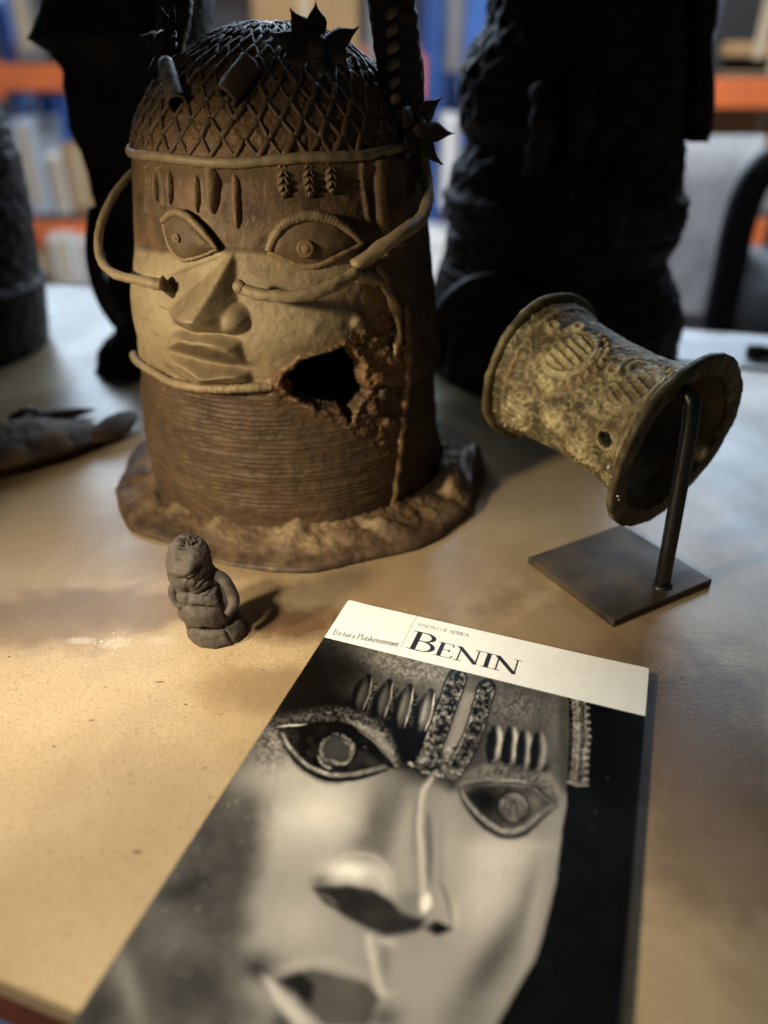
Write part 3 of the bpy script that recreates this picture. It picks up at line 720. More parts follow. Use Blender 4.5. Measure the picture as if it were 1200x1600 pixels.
# flange at the foot
def flange():
    nt, ns = 520, 44; t = np.linspace(-np.pi, np.pi, nt, endpoint=False); s = np.linspace(0, 1, ns)
    T, S = np.meshgrid(t, s)
    ro = .1375+.0030*np.sin(3*T+.6)+.0022*np.sin(7*T+1.9)+.0012*np.sin(13*T)+.0016*fbm(np.stack([np.cos(T)*14, np.sin(T)*14, 0*T], -1).reshape(-1, 3), 4, 47).reshape(T.shape)
    ro = ro+.005*np.exp(-((T-R(-60))/R(26))**2)+.004*np.exp(-((T-R(58))/R(24))**2)
    zt = .0044+.006*np.exp(-((T-R(70))/R(30))**2)+.0012*np.sin(5*T)
    # profile: out from the collar, over the top, down the rim and in under
    k1 = S < .72
    u = np.clip(S/.72, 0, 1); rr = .108+(ro-.108)*u; zz_ = .015*(1-u)**1.6+zt*(1-(1-u)**1.6)*np.where(u < .9, 1, 1-.35*((u-.9)/.1)**2)
    w = np.clip((S-.72)/.28, 0, 1)
    rr = np.where(k1, rr, ro+.0016*np.sin(w*math.pi)-.018*np.clip((w-.6)/.4, 0, 1)); zz_ = np.where(k1, zz_, zt*.65*(1-np.clip(w/.6, 0, 1))+.0008)
    P = np.stack([AX+.004+rr*np.sin(T), AY-rr*np.cos(T), zz_], -1).reshape(-1, 3)
    n1 = fbm(P*90, 4, 41); n2 = fbm(P*420, 4, 42); up = np.clip((zz_.ravel()-.002)/.008, 0, 1)
    rough = np.exp(-((T.ravel()-R(48))/R(40))**2)
    P[:, 2] += up*(.0007*n1+.0011*n2+rough*.0060*np.abs(n1))
    P[:, 0] += .0012*n2*np.sin(T.ravel())*up; P[:, 1] -= .0012*n2*np.cos(T.ravel())*up
    # worn animal reliefs modelled on the top of the flange
    for px, py, ru, rv, h, rot in ((230, 772, .026, .011, .0085, .75), (324, 820, .018, .008, .0050, .8), (460, 824, .016, .007, .0050, 1.0), (560, 826, .014, .006, .004, 0), (612, 815, .016, .007, .006, -.2), (205, 728, .010, .008, .006, 0), (705, 745, .009, .02, .011, .1), (745, 712, .008, .022, .012, 0)):
        c = on_z(px, py, .016); dx, dy = P[:, 0]-c[0], P[:, 1]-c[1]; ca, sa = math.cos(rot), math.sin(rot)
        q_ = ((dx*ca+dy*sa)/ru)**2+((-dx*sa+dy*ca)/rv)**2
        P[:, 2] += up*h*np.exp(-q_**2)
    tint = np.stack([np.clip(.12+.9*n1, 0, .6)*up, np.clip(.25-.9*n1, 0, .6), np.clip(.30-n1*1.2+.7*(1-up), 0, 1)], -1)
    o = obj('flange', P, grid_faces(ns, nt, True), M_HEAD, HEAD, True, tint)
    return o
flange()

# ================================================================== cast cuff on its display stand
PN, PF = None, None
def camp(px, py, depth):
    return CAMP+ray(px, py)*depth
CN = camp(1056, 692, .425); CF = camp(846, 574, .487)
AXV = CF-CN; CL = np.linalg.norm(AXV); AXV /= CL
SA = np.cross(AXV, [0, 0, 1]); SA /= np.linalg.norm(SA); SB = np.cross(SA, AXV)      # SA to the right side, SB upward
M_CUFF = mat_old_bronze('cuff_bronze', (.128, .100, .046), (.52, .44, .245), (.20, .12, .045), (.028, .025, .018), .58, .15, 420)
CUFF = thing('cast_cuff', 'greenish brown cast bronze cuff with relief figures lying tilted on a black stand', 'cuff', tuple((CN+CF)/2))
def cuff_r(s):  # s 0 near .. 1 far
    return np.interp(s, [0, .05, .12, .3, .55, .8, .9, 1], [.0500, .0462, .0438, .0412, .0404, .0425, .0450, .0490])
nphi, nsx = 420, 190
PH, SX = np.meshgrid(np.linspace(-np.pi, np.pi, nphi, endpoint=False), np.linspace(.02, .985, nsx))
sq = 1+.035*np.cos(2*PH+.9)+.02*np.cos(3*PH)
RC = cuff_r(SX)*sq
base = CN+AXV*CL*SX[..., None]+RC[..., None]*(np.cos(PH)[..., None]*SA+np.sin(PH)[..., None]*SB)
# where a pixel lands on the barrel
def cuff_uv(px, py):
    x, y = project_grid; d = (x-px)**2+(y-py)**2+1e6*(face_out > -.05); k = np.argmin(d); return PH.ravel()[k], SX.ravel()[k]
flat = base.reshape(-1, 3); dv = flat-CAMP; zc_ = dv@FW
project_grid = (600+FPX*(dv@RT)/zc_, 800-FPX*(dv@UP)/zc_)
outn = (np.cos(PH)[..., None]*SA+np.sin(PH)[..., None]*SB).reshape(-1, 3); face_out = np.einsum('ij,ij->i', outn, dv)/np.linalg.norm(dv, axis=1)
cn1 = fbm(flat*110, 4, 51).reshape(PH.shape); cn2 = fbm(flat*420, 4, 52).reshape(PH.shape)
DC = .0007*cn1+.0007*cn2+.0004*fbm(flat*900, 2, 53).reshape(PH.shape)
def cuff_motif(px, py, rad, kind, rot=0.0):
    p, s = cuff_uv(px, py); a = ((PH-p+np.pi) % (2*np.pi)-np.pi)*.044; b = (SX-s)*CL
    ca, sa = math.cos(rot), math.sin(rot); x, y = a*ca+b*sa, -a*sa+b*ca; rho = np.hypot(x, y); an = np.arctan2(y, x); h = 0
    if kind == 'arc':       # half-round apron with a beaded hem
        half = sstep(-.3, .1, -y/rad+.15)
        h = half*(.0012*(rho < rad*.86)+.0024*np.exp(-((rho-rad)/(.0016))**2)*(.65+.5*np.cos(an*26)))
        h = h+half*.0011*np.exp(-((rho-rad*.72)/.0011)**2)+half*(rho < rad*.6)*.0010*np.sin(x/.0016*2.0)
    if kind == 'boss':
        h = .0042*np.exp(-(rho/rad)**4)-.0016*np.exp(-(rho/(rad*.45))**2)+.0016*np.exp(-((rho-rad*.7)/.0009)**2)
    if kind == 'face':
        h = .0048*np.exp(-((x/rad)**2+(y/(rad*1.3))**2)**2)+.0024*np.exp(-((x/.0016)**2+(y/(rad*.5))**2))
        for ex in (-.45, .45): h = h-.0034*np.exp(-(((x-ex*rad)/.0016)**2+((y-.35*rad)/.0012)**2))
        h = h-.0026*np.exp(-((x/(rad*.5))**2+((y+.55*rad)/.0010)**2))
    if kind == 'ridge':
        h = .0030*np.exp(-((x/.0022)**2))*np.exp(-(y/rad)**4)*(.7+.3*np.cos(y/.0016*2))
    if kind == 'lines':
        h = (rho < rad)*.0014*np.cos(rho/.0019*2)*sstep(-.2, .2, y/rad)
    return h*(.95 if kind == 'arc' else .40 if kind == 'lines' else .60)
for a_ in ((890, 545, .022, 'arc', .25), (985, 600, .021, 'arc', .35), (800, 640, .016, 'arc', .3), (900, 690, .014, 'arc', .4), (866, 512, .0045, 'boss'), (905, 515, .0045, 'boss'), (868, 660, .0080, 'face', .3), (856, 600, .006, 'face', .2), (950, 540, .0085, 'lines', .4), (1000, 575, .0095, 'lines', .3), (890, 690, .018, 'ridge', .5), (935, 735, .014, 'ridge', .4), (820, 560, .012, 'ridge', .1), (960, 580, .005, 'boss'), (830, 640, .006, 'lines', .2), (905, 640, .0065, 'lines', 1.2), (800, 600, .016, 'ridge', .3)):
    DC = DC+cuff_motif(*a_)
DC += .0016*np.exp(-((SX-.075)/.012)**2)*(.7+.4*np.cos(PH*130))+.0014*np.exp(-((SX-.90)/.015)**2)
hp, hs = cuff_uv(946, 686); ha = ((PH-hp+np.pi) % (2*np.pi)-np.pi)*.044; hb_ = (SX-hs)*CL
hdist = np.hypot(ha/.0040, hb_/.0048)+.25*cn2
DC -= .004*sstep(1.15, .8, hdist); DC += .0012*np.exp(-((hdist-1.35)/.3)**2)
OUT = flat+outn*DC.reshape(-1, 1)
patch = fbm(flat*34, 3, 55).reshape(PH.shape); pale = np.clip(.22+cn2*.6+DC*230+.35*np.clip(cn1, 0, 1)-.2*(SX > .8), 0, 1)*(.35+.65*sstep(.05, .4, 1-np.abs(SX-.5)*1.2))
ct = np.stack([pale, np.clip(.2-cn1*1.3, 0, .8), np.clip(.42-DC*420-pale*.8+.4*np.clip(-cn1, 0, 1)+1.0*np.clip(patch-.05, 0, 1), 0, 1)], -1).reshape(-1, 3)
fq = grid_faces(nsx, nphi, True); keep = ~(hdist.ravel()[fq] < .95).all(1)
obj('barrel', OUT, fq[keep], M_CUFF, CUFF, True, ct)
nph2 = 160
P2_, S2_ = np.meshgrid(np.linspace(-np.pi, np.pi, nph2, endpoint=False), np.linspace(.0, .995, 60)); sq2 = 1+.035*np.cos(2*P2_+.9)+.02*np.cos(3*P2_)
ri = cuff_r(S2_)*sq2-.0045
inn = (CN+AXV*CL*S2_[..., None]+ri[..., None]*(np.cos(P2_)[..., None]*SA+np.sin(P2_)[..., None]*SB)).reshape(-1, 3)
ii = (CN+AXV*CL*S2_[..., None]+(cuff_r(S2_)*sq2)[..., None]*(np.cos(P2_)[..., None]*SA+np.sin(P2_)[..., None]*SB)).reshape(-1, 3)
inn += fbm(inn*120, 4, 58)[:, None]*.0010*1.0
hi_ = np.hypot((((P2_-hp+np.pi) % (2*np.pi)-np.pi)*.044)/.0042, ((S2_-hs)*CL)/.005).ravel()
f2 = grid_faces(60, nph2, True); f2 = f2[~(hi_[f2] < 1).all(1)][:, ::-1]
obj('inner_wall', inn, f2, M_CUFF, CUFF, True, np.stack([0*hi_+.12, np.clip(.55+fbm(inn*60, 3, 60), 0, 1), np.clip(.35-fbm(inn*60, 3, 61), 0, 1)], -1))
def rim_ring(s, rin, rout, th, seed):
    n, prof = 300, [(rin, -th*.5), (rin, th*.35), (rin+.0012, th*.5), (rout-.0012, th*.5), (rout, th*.3), (rout, -th*.3), (rout-.0012, -th*.5), (rin+.0012, -th*.5)]
    a = np.linspace(-np.pi, np.pi, n, endpoint=False); V = []
    for k, (r_, h) in enumerate(prof):
        q_ = 1+.035*np.cos(2*a+.9)+.02*np.cos(3*a)+.012*np.cos(5*a+seed); rr_ = r_*q_
        V.append(CN+AXV*(CL*s-h)+rr_[:, None]*(np.cos(a)[:, None]*SA+np.sin(a)[:, None]*SB))
    V = np.array(V).reshape(-1, 3); nz_ = fbm(V*170, 4, seed); V = V+(AXV*.0011)*nz_[:, None]+(V-(CN+AXV*CL*s))*(.016*fbm(V*90, 3, seed+3))[:, None]
    F = list(grid_faces(len(prof), n, True)); F = [tuple(f) for f in F]+[(7*n+i, 7*n+(i+1) % n, (i+1) % n, i) for i in range(n)]
    obj('rim', V, np.array(F), M_CUFF, CUFF, True, np.stack([np.clip(.10+.5*nz_, 0, 1), np.clip(.30-nz_, 0, .7), np.clip(.40-nz_*1.1, 0, 1)], -1))
rim_ring(-.005, .0450, .0575, .0045, 63); rim_ring(.995, .0440, .0525, .0045, 71)
# flecks of white paint left on the rim
fk = []
for px, py, s in ((952, 730, .0014), (956, 745, .0008), (966, 775, .0009), (967, 781, .0007), (1136, 637, .0008), (1143, 662, .0010), (1140, 600, .0005)):
    d = ray(px, py); T_ = np.linspace(.36, .50, 700); 
    P_ = CAMP+d*T_[:, None]; ax_ = (P_-CN)@AXV; k = np.argmin(np.abs(ax_-(-.0032-CL*.005))) if px < 1100 else np.argmin(np.abs(np.linalg.norm((P_-CN)-ax_[:, None]*AXV, axis=1)-.0425)+(ax_ < .002)*1)
    c = P_[k]-d*.0006; a = np.linspace(0, 2*np.pi, 7, endpoint=False); rr_ = s*RNG.uniform(.6, 1.2, 7)
    ring = c+(np.cos(a)*rr_)[:, None]*RT+(np.sin(a)*rr_)[:, None]*UP; fk.append((np.vstack([ring, c-FW*s*.35, c+FW*s*.4]), [(i, (i+1) % 7, 7) for i in range(7)]+[((i+1) % 7, i, 8) for i in range(7)]))
o = obj('paint_flecks', *merge(fk), simple('white_flecks', (.75, .74, .70), .7, 0, .1, 200, 0), CUFF); o['kind'] = 'stuff'

M_STEEL = NT('waxed_steel'); g_ = M_STEEL.noise(35, 5); M_STEEL.bump(M_STEEL.noise(300, 4), .15, .0004)
M_STEEL = M_STEEL.set(Base_Color=M_STEEL.ramp(g_, [(.35, (.026, .020, .013)), (.62, (.075, .056, .034)), (.75, (.12, .066, .030))]), Roughness=M_STEEL.ramp(M_STEEL.noise(22, 4), [(.3, .42), (.7, .62)]), Metallic=.0, Specular_IOR_Level=.25)
M_BLKPAINT = simple('black_paint', (.010, .010, .010), .38, 0, .3, 120, .1)
corners = [on_z(826, 870, .005)[:2], on_z(960, 970, .005)[:2], on_z(1113, 905, .005)[:2]]
c4 = corners[0]+corners[2]-corners[1]; cc = np.array(corners+[c4]); pc = cc.mean(0)
STAND = thing('display_stand', 'small black metal display stand with square plate and bent rod holding the cuff', 'stand', (pc[0], pc[1], 0))
V = []; 
for z, k in ((.0003, .0), (.0046, 0.0), (.0050, .0006)):
    for p_ in cc: d = (pc-p_)/np.linalg.norm(pc-p_); V.append((*(p_+d*k*1.4), z))
F = [(3, 2, 1, 0), (8, 9, 10, 11)]+[(k*4+i, k*4+(i+1) % 4, k*4+4+(i+1) % 4, k*4+4+i) for k in range(2) for i in range(4)]
obj('base_plate', V, F, M_STEEL, STAND, False)
RB = on_z(1034, 916, .004); RTp = on_y(1086, 628, RB[1]+.004)
inner = CN+AXV*CL*.45+SB*.036
path = [RB, RB+(RTp-RB)*.5, RTp+np.array([0, 0, -.010]), RTp+np.array([-.002, .004, .001]), RTp+np.array([-.008, .014, .003]), CN+AXV*CL*.30+SB*.031, CN+AXV*CL*.60+SB*.031]
obj('rod', *tube(smooth_path(path, 60), .0045, 14), M_BLKPAINT, STAND)
obj('weld', *tube([RB+np.array([0, 0, -.0002]), RB+np.array([0, 0, .0012]), RB+np.array([0, 0, .0024])], [.0066, .0062, .0046], 14), M_BLKPAINT, STAND)

# ================================================================== little clay figure
FY = .318
frow = [(835.5, 288, 297), (837, 279, 306), (841, 271, 316), (849, 266, 325), (860, 263, 330), (872, 262, 333), (884, 263, 335), (894, 265, 339), (901, 268, 345), (908, 270, 352), (916, 272, 358), (926, 275, 363), (938, 278, 366), (950, 282, 366), (957, 287, 363), (961, 290, 364), (965, 292, 376), (974, 293, 384), (983, 294, 387), (986, 296, 386)]
fr = np.array(frow); nr_, nc_ = 150, 130
ys = np.interp(np.linspace(0, 1, nr_), np.linspace(0, 1, len(fr)), fr[:, 0]); lf = np.interp(ys, fr[:, 0], fr[:, 1]); rt = np.interp(ys, fr[:, 0], fr[:, 2])
for _ in range(8):
    lf[1:-1] = (lf[:-2]+2*lf[1:-1]+lf[2:])/4; rt[1:-1] = (rt[:-2]+2*rt[1:-1]+rt[2:])/4
ph = np.linspace(-np.pi, np.pi, nc_, endpoint=False); V = np.zeros((nr_, nc_, 3)); Nf = np.zeros_like(V)
for k in range(nr_):
    a, b = on_y(lf[k], ys[k], FY), on_y(rt[k], ys[k], FY); c = (a+b)/2; hw = (b[0]-a[0])/2; hy = hw*.92
    fwd = -.0035*np.interp(ys[k], [836, 870, 905, 950, 986], [.6, 1.3, 0, .5, 0])
    V[k] = np.stack([c[0]+hw*np.sin(ph), c[1]+fwd-hy*np.cos(ph), np.full(nc_, max(c[2], .0004))], -1); Nf[k] = np.stack([np.sin(ph), -np.cos(ph), 0*ph+(.9 if ys[k] < 850 else 0)], -1)
Nf /= np.linalg.norm(Nf, axis=2, keepdims=True)
fl_ = V.reshape(-1, 3); f1 = fbm(fl_*220, 4, 81); f2_ = fbm(fl_*800, 3, 82); dF = .0008*f1+.0004*f2_
dvf = fl_-CAMP; zf = dvf@FW; fx, fy = 600+FPX*(dvf@RT)/zf, 800-FPX*(dvf@UP)/zf; vis = np.einsum('ij,ij->i', Nf.reshape(-1, 3), dvf) < 0.02
def fb(px, py, rx, ry, h, rot=0, fl=2):
    global dF
    ca, sa = math.cos(rot), math.sin(rot); x, y = fx-px, fy-py
    dF = dF+vis*h*np.exp(-(((x*ca+y*sa)/rx)**2+((-x*sa+y*ca)/ry)**2)**(fl/2))
fb(297, 887, 9, 14, .0022, .15); fb(278, 880, 9, 6, -.0018, .2); fb(318, 886, 10, 6, -.0016, -.2)        # nose and eyes
fb(294, 906, 16, 3, -.0018, .12); fb(298, 915, 20, 6, .0016, .1); fb(324, 922, 18, 3, -.0018, -.5); fb(300, 931, 24, 3, -.0017, .15)  # mouth, chin, neck groove
for k in range(6): fb(300+k*7, 893+k*6-(k % 2)*3, 16, 1.6, -.0012, -.75)
fb(314, 951, 30, 4, -.0022, .08); fb(315, 966, 34, 9, .0010, .08); fb(318, 984, 40, 2.4, -.0026, .02)      # belly roll over the base
fb(349, 935, 5, 26, -.0034, -.18); fb(292, 935, 4, 18, -.002, .1); fb(357, 992, 1.8, 18, -.0022, -.5)
hh_ = np.exp(-(((fx-297)/14)**2+((fy-842)/8)**2)**2); dF = dF-vis*.0075*hh_*sstep(-.25, .05, f2_*1.5+f1)-vis*.003*np.exp(-(((fx-283)/11)**2+((fy-855)/4)**2)**2)*(f2_ > -.05)
V2f = fl_+Nf.reshape(-1, 3)*dF[:, None]; V2f[:, 2] = np.maximum(V2f[:, 2], .0003)
M_CLAY = NT('grey_clay'); cl1 = M_CLAY.noise(170, 6, .65); M_CLAY.bump(M_CLAY.noise(900, 6, .7), .5, .0006)
ccl = M_CLAY.ramp(cl1, [(.28, (.030, .023, .018)), (.5, (.060, .046, .036)), (.72, (.100, .079, .063))]); ccl = M_CLAY.mix(M_CLAY.ramp(M_CLAY.noise(1100, 2), [(.70, 0), (.75, .5)]), ccl, (.4, .34, .28))
M_CLAY = M_CLAY.set(Base_Color=ccl, Roughness=.78)
FIG = thing('clay_figurine', 'tiny grey brown clay figurine with broken head standing before the bronze head', 'figurine', (*on_z(340, 986)[:2], 0))
obj('body', np.vstack([V2f, V2f[:nc_].mean(0), V2f[-nc_:].mean(0)]), [tuple(f[::-1]) for f in grid_faces(nr_, nc_, True)]+[(nr_*nc_, j, (j+1) % nc_) for j in range(nc_)]+[(nr_*nc_+1, (nr_-1)*nc_+(j+1) % nc_, (nr_-1)*nc_+j) for j in range(nc_)], M_CLAY, FIG)
obj('arm', *tube(smooth_path([on_y(338, 898, FY-.003), on_y(352, 908, FY-.006), on_y(362, 926, FY-.007), on_y(365, 944, FY-.009), on_y(356, 960, FY-.012)], 30), np.interp(np.linspace(0, 1, 30), [0, .4, 1], [.0028, .0034, .0024]), 12, rfun=lambda s, a: 1+.12*np.sin(s*9+a*2)), M_CLAY, FIG)
obj('arm', *tube(smooth_path([on_y(284, 908, FY-.003), on_y(273, 913, FY-.006), on_y(270, 926, FY-.007), on_y(275, 940, FY-.008), on_y(284, 950, FY-.010)], 24), np.linspace(.0024, .0020, 24), 10, rfun=lambda s, a: 1+.12*np.sin(s*8+a*2)), M_CLAY, FIG)

# ================================================================== the book
BH = .0081; BW, BYAW = .165, R(-19.978); BL = .2400
BO = np.array([-.0755*.27, 1.2424*.27, 0]); EX = np.array([math.cos(BYAW), math.sin(BYAW), 0]); EY = np.array([math.sin(BYAW), -math.cos(BYAW), 0])
STRIP = .1261*.27
BOOK = thing('book', 'book with white title strip above a large black and white photograph of a bronze face', 'book', tuple(BO+EX*BW/2+EY*BL/2))
def bp(a, b, z=BH): return BO+EX*a+EY*b+np.array([0, 0, z])
def b_of(px, py):
    P = on_z(px, py, BH)-BO; return P@EX, P@EY
def lift(a, b): # the cover is not dead flat
    return .0006*np.clip((a/BW-.75)/.25, 0, 1)**2*np.clip(1-b/.06, 0, 1)+.0004*np.clip(1-a/.012, 0, 1)*np.clip(1-b/.03, 0, 1)
def slab_b(a0, a1, b0, b1, z0, z1):
    V = [bp(a, b, z) for z in (z0, z1) for a, b in ((a0, b0), (a1, b0), (a1, b1), (a0, b1))]
    return np.array(V), [(0, 1, 2, 3), (7, 6, 5, 4), (0, 4, 5, 1), (1, 5, 6, 2), (2, 6, 7, 3), (3, 7, 4, 0)]
M_PAGE = NT('paper_edges'); pe = M_PAGE.noise(6000, 2, .5, M_PAGE.pos((.05, .05, 1))); M_PAGE = M_PAGE.set(Base_Color=M_PAGE.ramp(pe, [(.3, (.55, .50, .40)), (.7, (.78, .74, .64))]), Roughness=.85)
M_COVW = NT('cover_white'); wv = M_COVW.noise(120, 4); M_COVW = M_COVW.set(Base_Color=M_COVW.ramp(wv, [(.3, (.75, .755, .745)), (.7, (.80, .805, .80))]), Roughness=M_COVW.ramp(M_COVW.noise(60, 3), [(.3, .24), (.7, .34)]), Specular_IOR_Level=.35)
M_INK = simple('ink_black', (.012, .012, .014), .35, 0, .1, 200, 0); M_INKG = simple('ink_grey', (.16, .155, .145), .4, 0, .1, 200, 0)
obj('page_block', *slab_b(.0012, BW-.0012, .0012, BL-.0012, .0007, BH-.0010), M_PAGE, BOOK, False)
obj('back_cover', *slab_b(0, BW, 0, BL, .0002, .0006), M_COVW, BOOK, False)
obj('spine', *slab_b(-.0006, .0008, 0, BL, .0006, BH-.0009), M_INK, BOOK, False)

def lin(c): return np.where(c <= .04045, c/12.92, ((c+.055)/1.055)**2.4)
def cover_grid(b0, b1, na, nb, name, mat, colf=None):
    a = np.linspace(0, BW, na); b = np.linspace(b0, b1, nb); A, B = np.meshgrid(a, b); A, B = A.ravel().copy(), B.ravel().copy()
    # worn, slightly rounded top corners
    if b0 == 0:
        for sgn in (0, 1):
            da = A if sgn == 0 else BW-A; rr_ = .0013; m_ = (da < rr_) & (B < rr_); dx, dy = rr_-da, rr_-B; dd = np.hypot(dx, dy)+1e-9; over = m_ & (np.maximum(dx, dy) > 0)
            k = np.where(over, np.maximum(dx, dy)/dd, 1); na_ = rr_-dx*k; B = np.where(over, rr_-dy*k, B); A = np.where(over, na_ if sgn == 0 else BW-na_, A)
    Z = BH+lift(A, B); P = BO+A[:, None]*EX+B[:, None]*EY+np.array([0, 0, 1.])*Z[:, None]
    f = grid_faces(nb, na)[:, ::-1]
    col = colf(P) if colf is not None else None
    top = obj(name, P, f, mat, BOOK, True, col)
    return top
cover_grid(0, STRIP, 120, 30, 'title_strip', M_COVW)
# cover board under the print, with thickness
obj('front_cover', *slab_b(.0002, BW-.0002, .0008, BL, BH-.0009, BH-.00012), M_COVW, BOOK, False)

def paint(P):
    d = P-CAMP; z = d@FW; X = 600+FPX*(d@RT)/z; Y = 800-FPX*(d@UP)/z
    Lm = np.full(len(X), .56)
    G = np.stack([X, Y, 0*X], -1)
    wx, wy = fbm(G/16., 3, 95), fbm(G/16., 3, 96); X = X+1.6*wx+.5*fbm(G/4., 2, 97); Y = Y+1.6*wy+.5*fbm(G/4., 2, 98)
    n_f = fbm(G/3.2, 3, 91); n_m = fbm(G/11., 4, 92); n_b = fbm(G/45., 4, 93); n_l = fbm(G/120., 3, 94)
    def mixin(w, v):
        nonlocal Lm; Lm = Lm*(1-w)+v*w
    def blob(cx, cy, rx, ry, v, al=1., rot=0., p=2.):
        ca, sa = math.cos(R(rot)), math.sin(R(rot)); x, y = X-cx, Y-cy
        mixin(al*np.exp(-(((x*ca+y*sa)/rx)**2+((-x*sa+y*ca)/ry)**2)**(p/2)), v)
    def sdf(pts):
        pts = np.asarray(pts, float); lo, hi = pts.min(0)-60, pts.max(0)+60; m_ = (X > lo[0]) & (X < hi[0]) & (Y > lo[1]) & (Y < hi[1])
        out = np.full(len(X), 99.); out[m_] = inpoly(X[m_], Y[m_], pts)*1.0; return out
    def inp(pts): return sdf(pts)
    def poly(pts, v, soft=2., al=1., tex=0.): mixin(al*sstep(soft, -soft, inp(pts)), np.clip(v+tex, 0, 1))
    def line(pts, w, v, soft=1.5, al=1., taper=True, tex=0.):
        P_ = smooth_path(pts, 40); lo, hi = P_.min(0)-30-w, P_.max(0)+30+w; m_ = (X > lo[0]) & (X < hi[0]) & (Y > lo[1]) & (Y < hi[1]); x, y = X[m_], Y[m_]
        best = np.full(x.shape, 1e9); tt_ = np.zeros(x.shape)
        for k in range(39):
            a, b = P_[k], P_[k+1]; e = b-a; t = np.clip(((x-a[0])*e[0]+(y-a[1])*e[1])/(e@e+1e-9), 0, 1); dd = np.hypot(x-a[0]-t*e[0], y-a[1]-t*e[1]); s_ = dd < best; best[s_] = dd[s_]; tt_[s_] = (k+t[s_])/39
        ww = w/2*(np.clip(np.sin(np.pi*np.clip(tt_, .03, .97)), 0, 1)**.5 if taper else 1)
        W_ = np.zeros(len(X)); W_[m_] = al*sstep(soft, -soft, best-ww); mixin(W_, np.clip(v+tex, 0, 1))
    # ---- big tones
    blob(490, 1270, 88, 66, .88, .9); blob(430, 1230, 60, 40, .62, .6); blob(470, 1340, 60, 50, .66, .5)
    blob(765, 1390, 60, 90, .80, .85, 12); blob(780, 1335, 60, 28, .84, .65); blob(470, 1440, 60, 50, .70, .7); blob(660, 1530, 70, 60, .62, .6, 20)
    lft = sstep(30, -30, X-np.interp(Y, [1180, 1250, 1325, 1394, 1490, 1600], [405, 412, 402, 388, 372, 372])+n_b*16)
    mixin(lft*.95, .30+.07*n_b+.03*n_m)
    blob(395, 1215, 45, 38, .60, .75); blob(440, 1215, 40, 30, .74, .5)
    blob(292, 1388, 42, 15, .20, .85, -32); blob(352, 1388, 24, 14, .30, .7); blob(300, 1540, 60, 36, .22, .75); blob(385, 1300, 14, 60, .33, .5, 5)
    blob(200, 1540, 18, 90, .50, .8, -18); blob(150, 1585, 26, 40, .20, .9, 30); blob(360, 1520, 18, 60, .40, .6); blob(255, 1470, 50, 30, .42, .5); blob(230, 1420, 40, 18, .45, .5)
    # ---- right cheek and jaw
    blob(768, 1505, 24, 95, .30, .8, 33); blob(822, 1420, 14, 70, .44, .6, 14); blob(836, 1420, 12, 90, .72, .6, 12); blob(730, 1590, 40, 26, .42, .6)
    blob(868, 1330, 12, 80, .62, .6, 5)
    # ---- forehead
    fh = sstep(8, -8, inp([(505, 990), (1010, 1115), (905, 1250), (880, 1235), (860, 1205), (760, 1195), (690, 1225), (630, 1205), (560, 1135), (420, 1140), (430, 1110)]))
    mixin(fh, .32+.07*n_m+.04*n_b)
    blob(470, 1060, 95, 72, .09, .97, -35, 3); blob(520, 1110, 70, 30, .09, .9, 10); blob(545, 1040, 40, 26, .12, .8); blob(560, 1120, 50, 22, .08, .8)
    blob(655, 1047, 66, 20, .56, .85, 14); blob(610, 1028, 50, 10, .48, .6, 14); blob(700, 1078, 30, 24, .60, .6)
    mixin(fh*.5*np.exp(-((Y-(1035+(X-620)*.24))/26.)**2)*np.exp(-((X-640)/75.)**2), np.clip(.50+.5*n_f, 0, 1))
    blob(815, 1110, 60, 34, .42, .7, 15); blob(866, 1150, 14, 60, .46, .8); blob(880, 1150, 6, 70, .30, .6); mixin(fh*.28*np.exp(-((X-800)/60.)**2-((Y-1105)/22.)**2), np.clip(.5+.7*n_f, 0, 1))
    line([(734, 1095), (722, 1130), (706, 1168)], 30, .60, 9, .9, False)
    # ---- dark pit of the brow and the inner corners
    blob(640, 1165, 34, 40, .04, .98, 0, 3); blob(610, 1135, 40, 16, .05, .9, 20); blob(665, 1195, 20, 20, .05, .9); blob(700, 1215, 22, 12, .14, .85); blob(590, 1120, 40, 10, .06, .8, 15)
    blob(640, 1215, 30, 14, .30, .7); blob(615, 1238, 22, 30, .52, .7, 15); blob(588, 1285, 20, 56, .38, .8, 12); blob(572, 1318, 26, 14, .40, .5)
    # ---- raised marks, left brow
    for cx, cy, L_, hi in ((568, 1086, 22, .30), (601, 1096, 24, .38), (633, 1106, 27, .55), (666, 1114, 26, .80)):
        line([(cx+7, cy-L_*1.25), (cx-1, cy), (cx-10, cy+L_*1.25)], 31, .05, 3.5, .95); line([(cx+4, cy-L_*1.15), (cx-1, cy), (cx-8, cy+L_)], 19, .14+hi*.42, 6, .92); line([(cx+1, cy-L_*.7), (cx-4, cy), (cx-9, cy+L_*.6)], 6, .12+hi*.9, 4, .6)
        line([(cx+13, cy-L_*1.15), (cx+9, cy), (cx-1, cy+L_*1.1)], 3.6, min(.95, hi+.28), 1.0, .95); line([(cx+19, cy-L_+5), (cx+14, cy+2), (cx+6, cy+L_+4)], 11, .22, 3, .85, True, .35*n_f)
    # ---- raised marks, right brow
    line([(765, 1150), (800, 1185), (850, 1200)], 26, .07, 8, .85)
